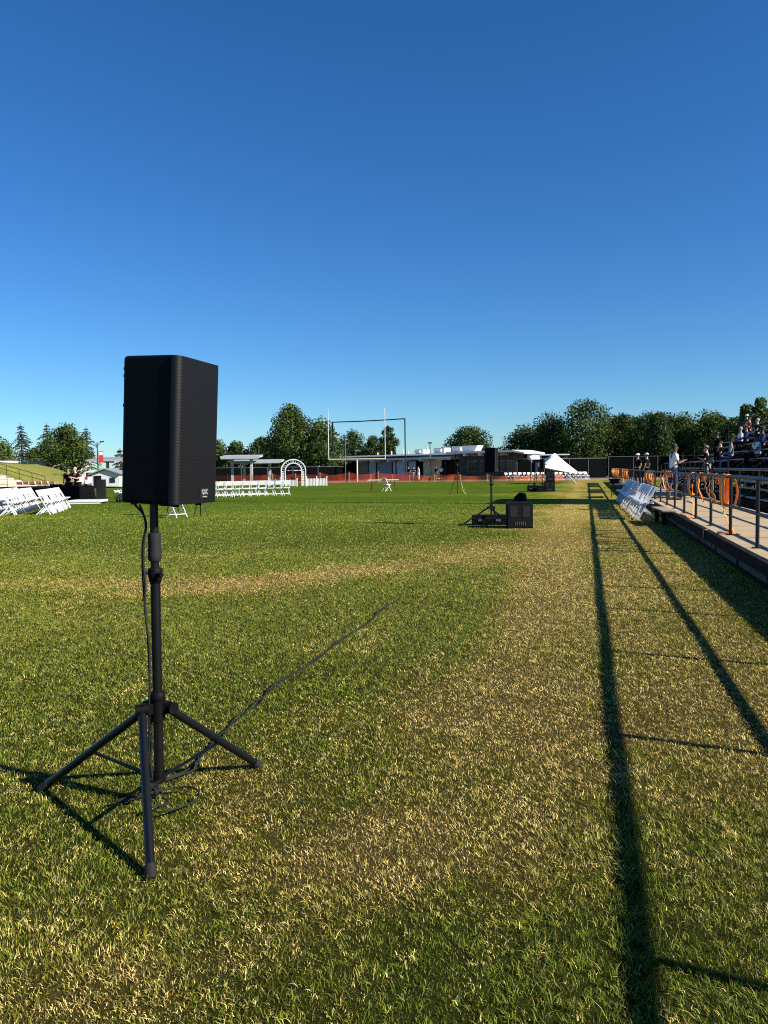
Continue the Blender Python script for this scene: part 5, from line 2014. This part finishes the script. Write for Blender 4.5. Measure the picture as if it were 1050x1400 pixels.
    b.build('shoes', 'black_rubber', o)
    hc = Vector(J['head'])
    hb = MB()
    hb.ball(hc + Vector((0, -0.018, 0.032)), (0.088, 0.100, 0.092), 12, 8)
    hb.build('hair', hair, o)
    if cap:
        cb = MB()
        cb.ball(hc + Vector((0, -0.005, 0.062)), (0.098, 0.112, 0.072), 12, 8)
        cb.prism([(-0.07, 0.08), (0.07, 0.08), (0.05, 0.19), (-0.05, 0.19)], hc.z + 0.045, hc.z + 0.057)
        c = cb.build('cap', cap, o)
    return o


def row_z(k):
    return 0.45 + 0.38 * k + 0.025


def row_x(k):
    return 4.55 + 0.65 * k


def sitter(label, k, y, rz=90, **kw):
    # seat plank of row k-1 carries the sitter, feet on the foot plank of the same row
    o = person(label, (row_x(k) + 0.50, y, row_z(k)), R(rz), 'sit', **kw)
    return o


person('standing man in a white shirt and navy shorts on the walkway', (2.62, 25.6, DZ), R(-75), 'stand', 'shirt_white', 'shirt_navy', 'skin_dark', shorts=True, arms='forward', lean=0.04)
person('standing person in dark clothes and pale cap holding something on the bleacher', (5.0, 35.4, row_z(0)), R(70), 'stand', 'shirt_black', 'trouser_khaki', 'skin_light', arms='forward', cap='trouser_khaki')
person('tall person in black standing higher on the bleacher beside the person with a pale cap', (6.05, 39.5, row_z(2)), R(100), 'stand', 'shirt_black', 'shirt_black', 'skin_dark')
sitter('seated person in a pale blue shirt nearest on the bleacher at the right edge', 2, 31.9, 100, shirt='shirt_white', trousers='shirt_black', skin='skin_dark', arms='thigh', lean=0.08)
sitter('seated person in black between the pale blue shirt and the right edge', 3, 34.4, 90, shirt='shirt_navy', trousers='shirt_black', skin='skin_dark', arms='thigh', sleeves=True)
sitter('seated person in bright white on the middle rows of the bleacher', 4, 42.7, 95, shirt='shirt_white', trousers='shirt_black', skin='skin_tan', hair='hair_grey', arms='thigh')
sitter('seated person in navy beside the person in bright white', 4, 41.2, 85, shirt='shirt_navy', trousers='shirt_black', skin='skin_tan', arms='thigh', sleeves=True)
sitter('seated person in dark red near the top of the bleacher', 6, 47.4, 90, shirt='shirt_red', trousers='shirt_black', skin='skin_light', arms='thigh')
sitter('seated person with a white cap in the top row of the bleacher', 7, 51.6, 90, shirt='shirt_black', trousers='shirt_black', skin='skin_light', cap='shirt_white', arms='thigh')
sitter('seated person in grey on the lower rows behind the front guard', 2, 37.6, 80, shirt='shirt_grey', trousers='shirt_navy', skin='skin_tan', arms='thigh', sleeves=True)
sitter('seated person in black on the lower rows left of the person in grey', 2, 40.4, 95, shirt='shirt_black', trousers='shirt_grey', skin='skin_light', arms='thigh')
sitter('seated person in black with grey hair on the middle rows', 5, 42.0, 90, shirt='shirt_black', trousers='shirt_black', skin='skin_light', hair='hair_grey', arms='thigh')
person('distant person with a white cap behind the railing, left of two', (2.75, 44.6, DZ), R(120), 'stand', 'shirt_black', 'shirt_black', 'skin_tan', cap='shirt_white')
person('distant person with a white cap behind the railing, right of two', (3.15, 43.6, DZ), R(60), 'stand', 'shirt_black', 'shirt_black', 'skin_tan', cap='shirt_white')
person('person in black with short sleeves bending over the black draped table', (-25.75, 34.35, 0), R(165), 'stand', 'shirt_black', 'shirt_black', 'skin_light', 'hair_grey', arms='forward', lean=0.10)
person('person in black standing left of the bending one at the draped table', (-26.4, 34.5, 0), R(200), 'stand', 'shirt_black', 'shirt_black', 'skin_tan', arms='down')
person('distant person in black by the red fence before the school wall, left of three', (-21.5, 92.7, 0), R(150), 'stand', 'shirt_black', 'shirt_black', 'skin_tan')
person('distant person in black and grey by the red fence, middle of three', (-20.9, 92.9, 0), R(200), 'stand', 'shirt_black', 'shirt_grey', 'skin_light', arms='forward')
person('distant person in white by the red fence, right of three', (-20.3, 93.0, 0), R(120), 'stand', 'shirt_white', 'shirt_white', 'skin_light', sleeves=True)
person('distant person in dark clothes near the cream wall end, left of two', (-18.7, 96.4, 0), R(150), 'stand', 'shirt_black', 'shirt_grey', 'skin_tan')
person('distant person in a white top near the cream wall end, right of two', (-18.1, 96.6, 0), R(200), 'stand', 'shirt_white', 'shirt_black', 'skin_tan')

sitter('seated person in a dark hood on the row below the person in dark red', 5, 45.0, 90, shirt='shirt_black', trousers='shirt_navy', skin='skin_tan', arms='thigh', sleeves=True)
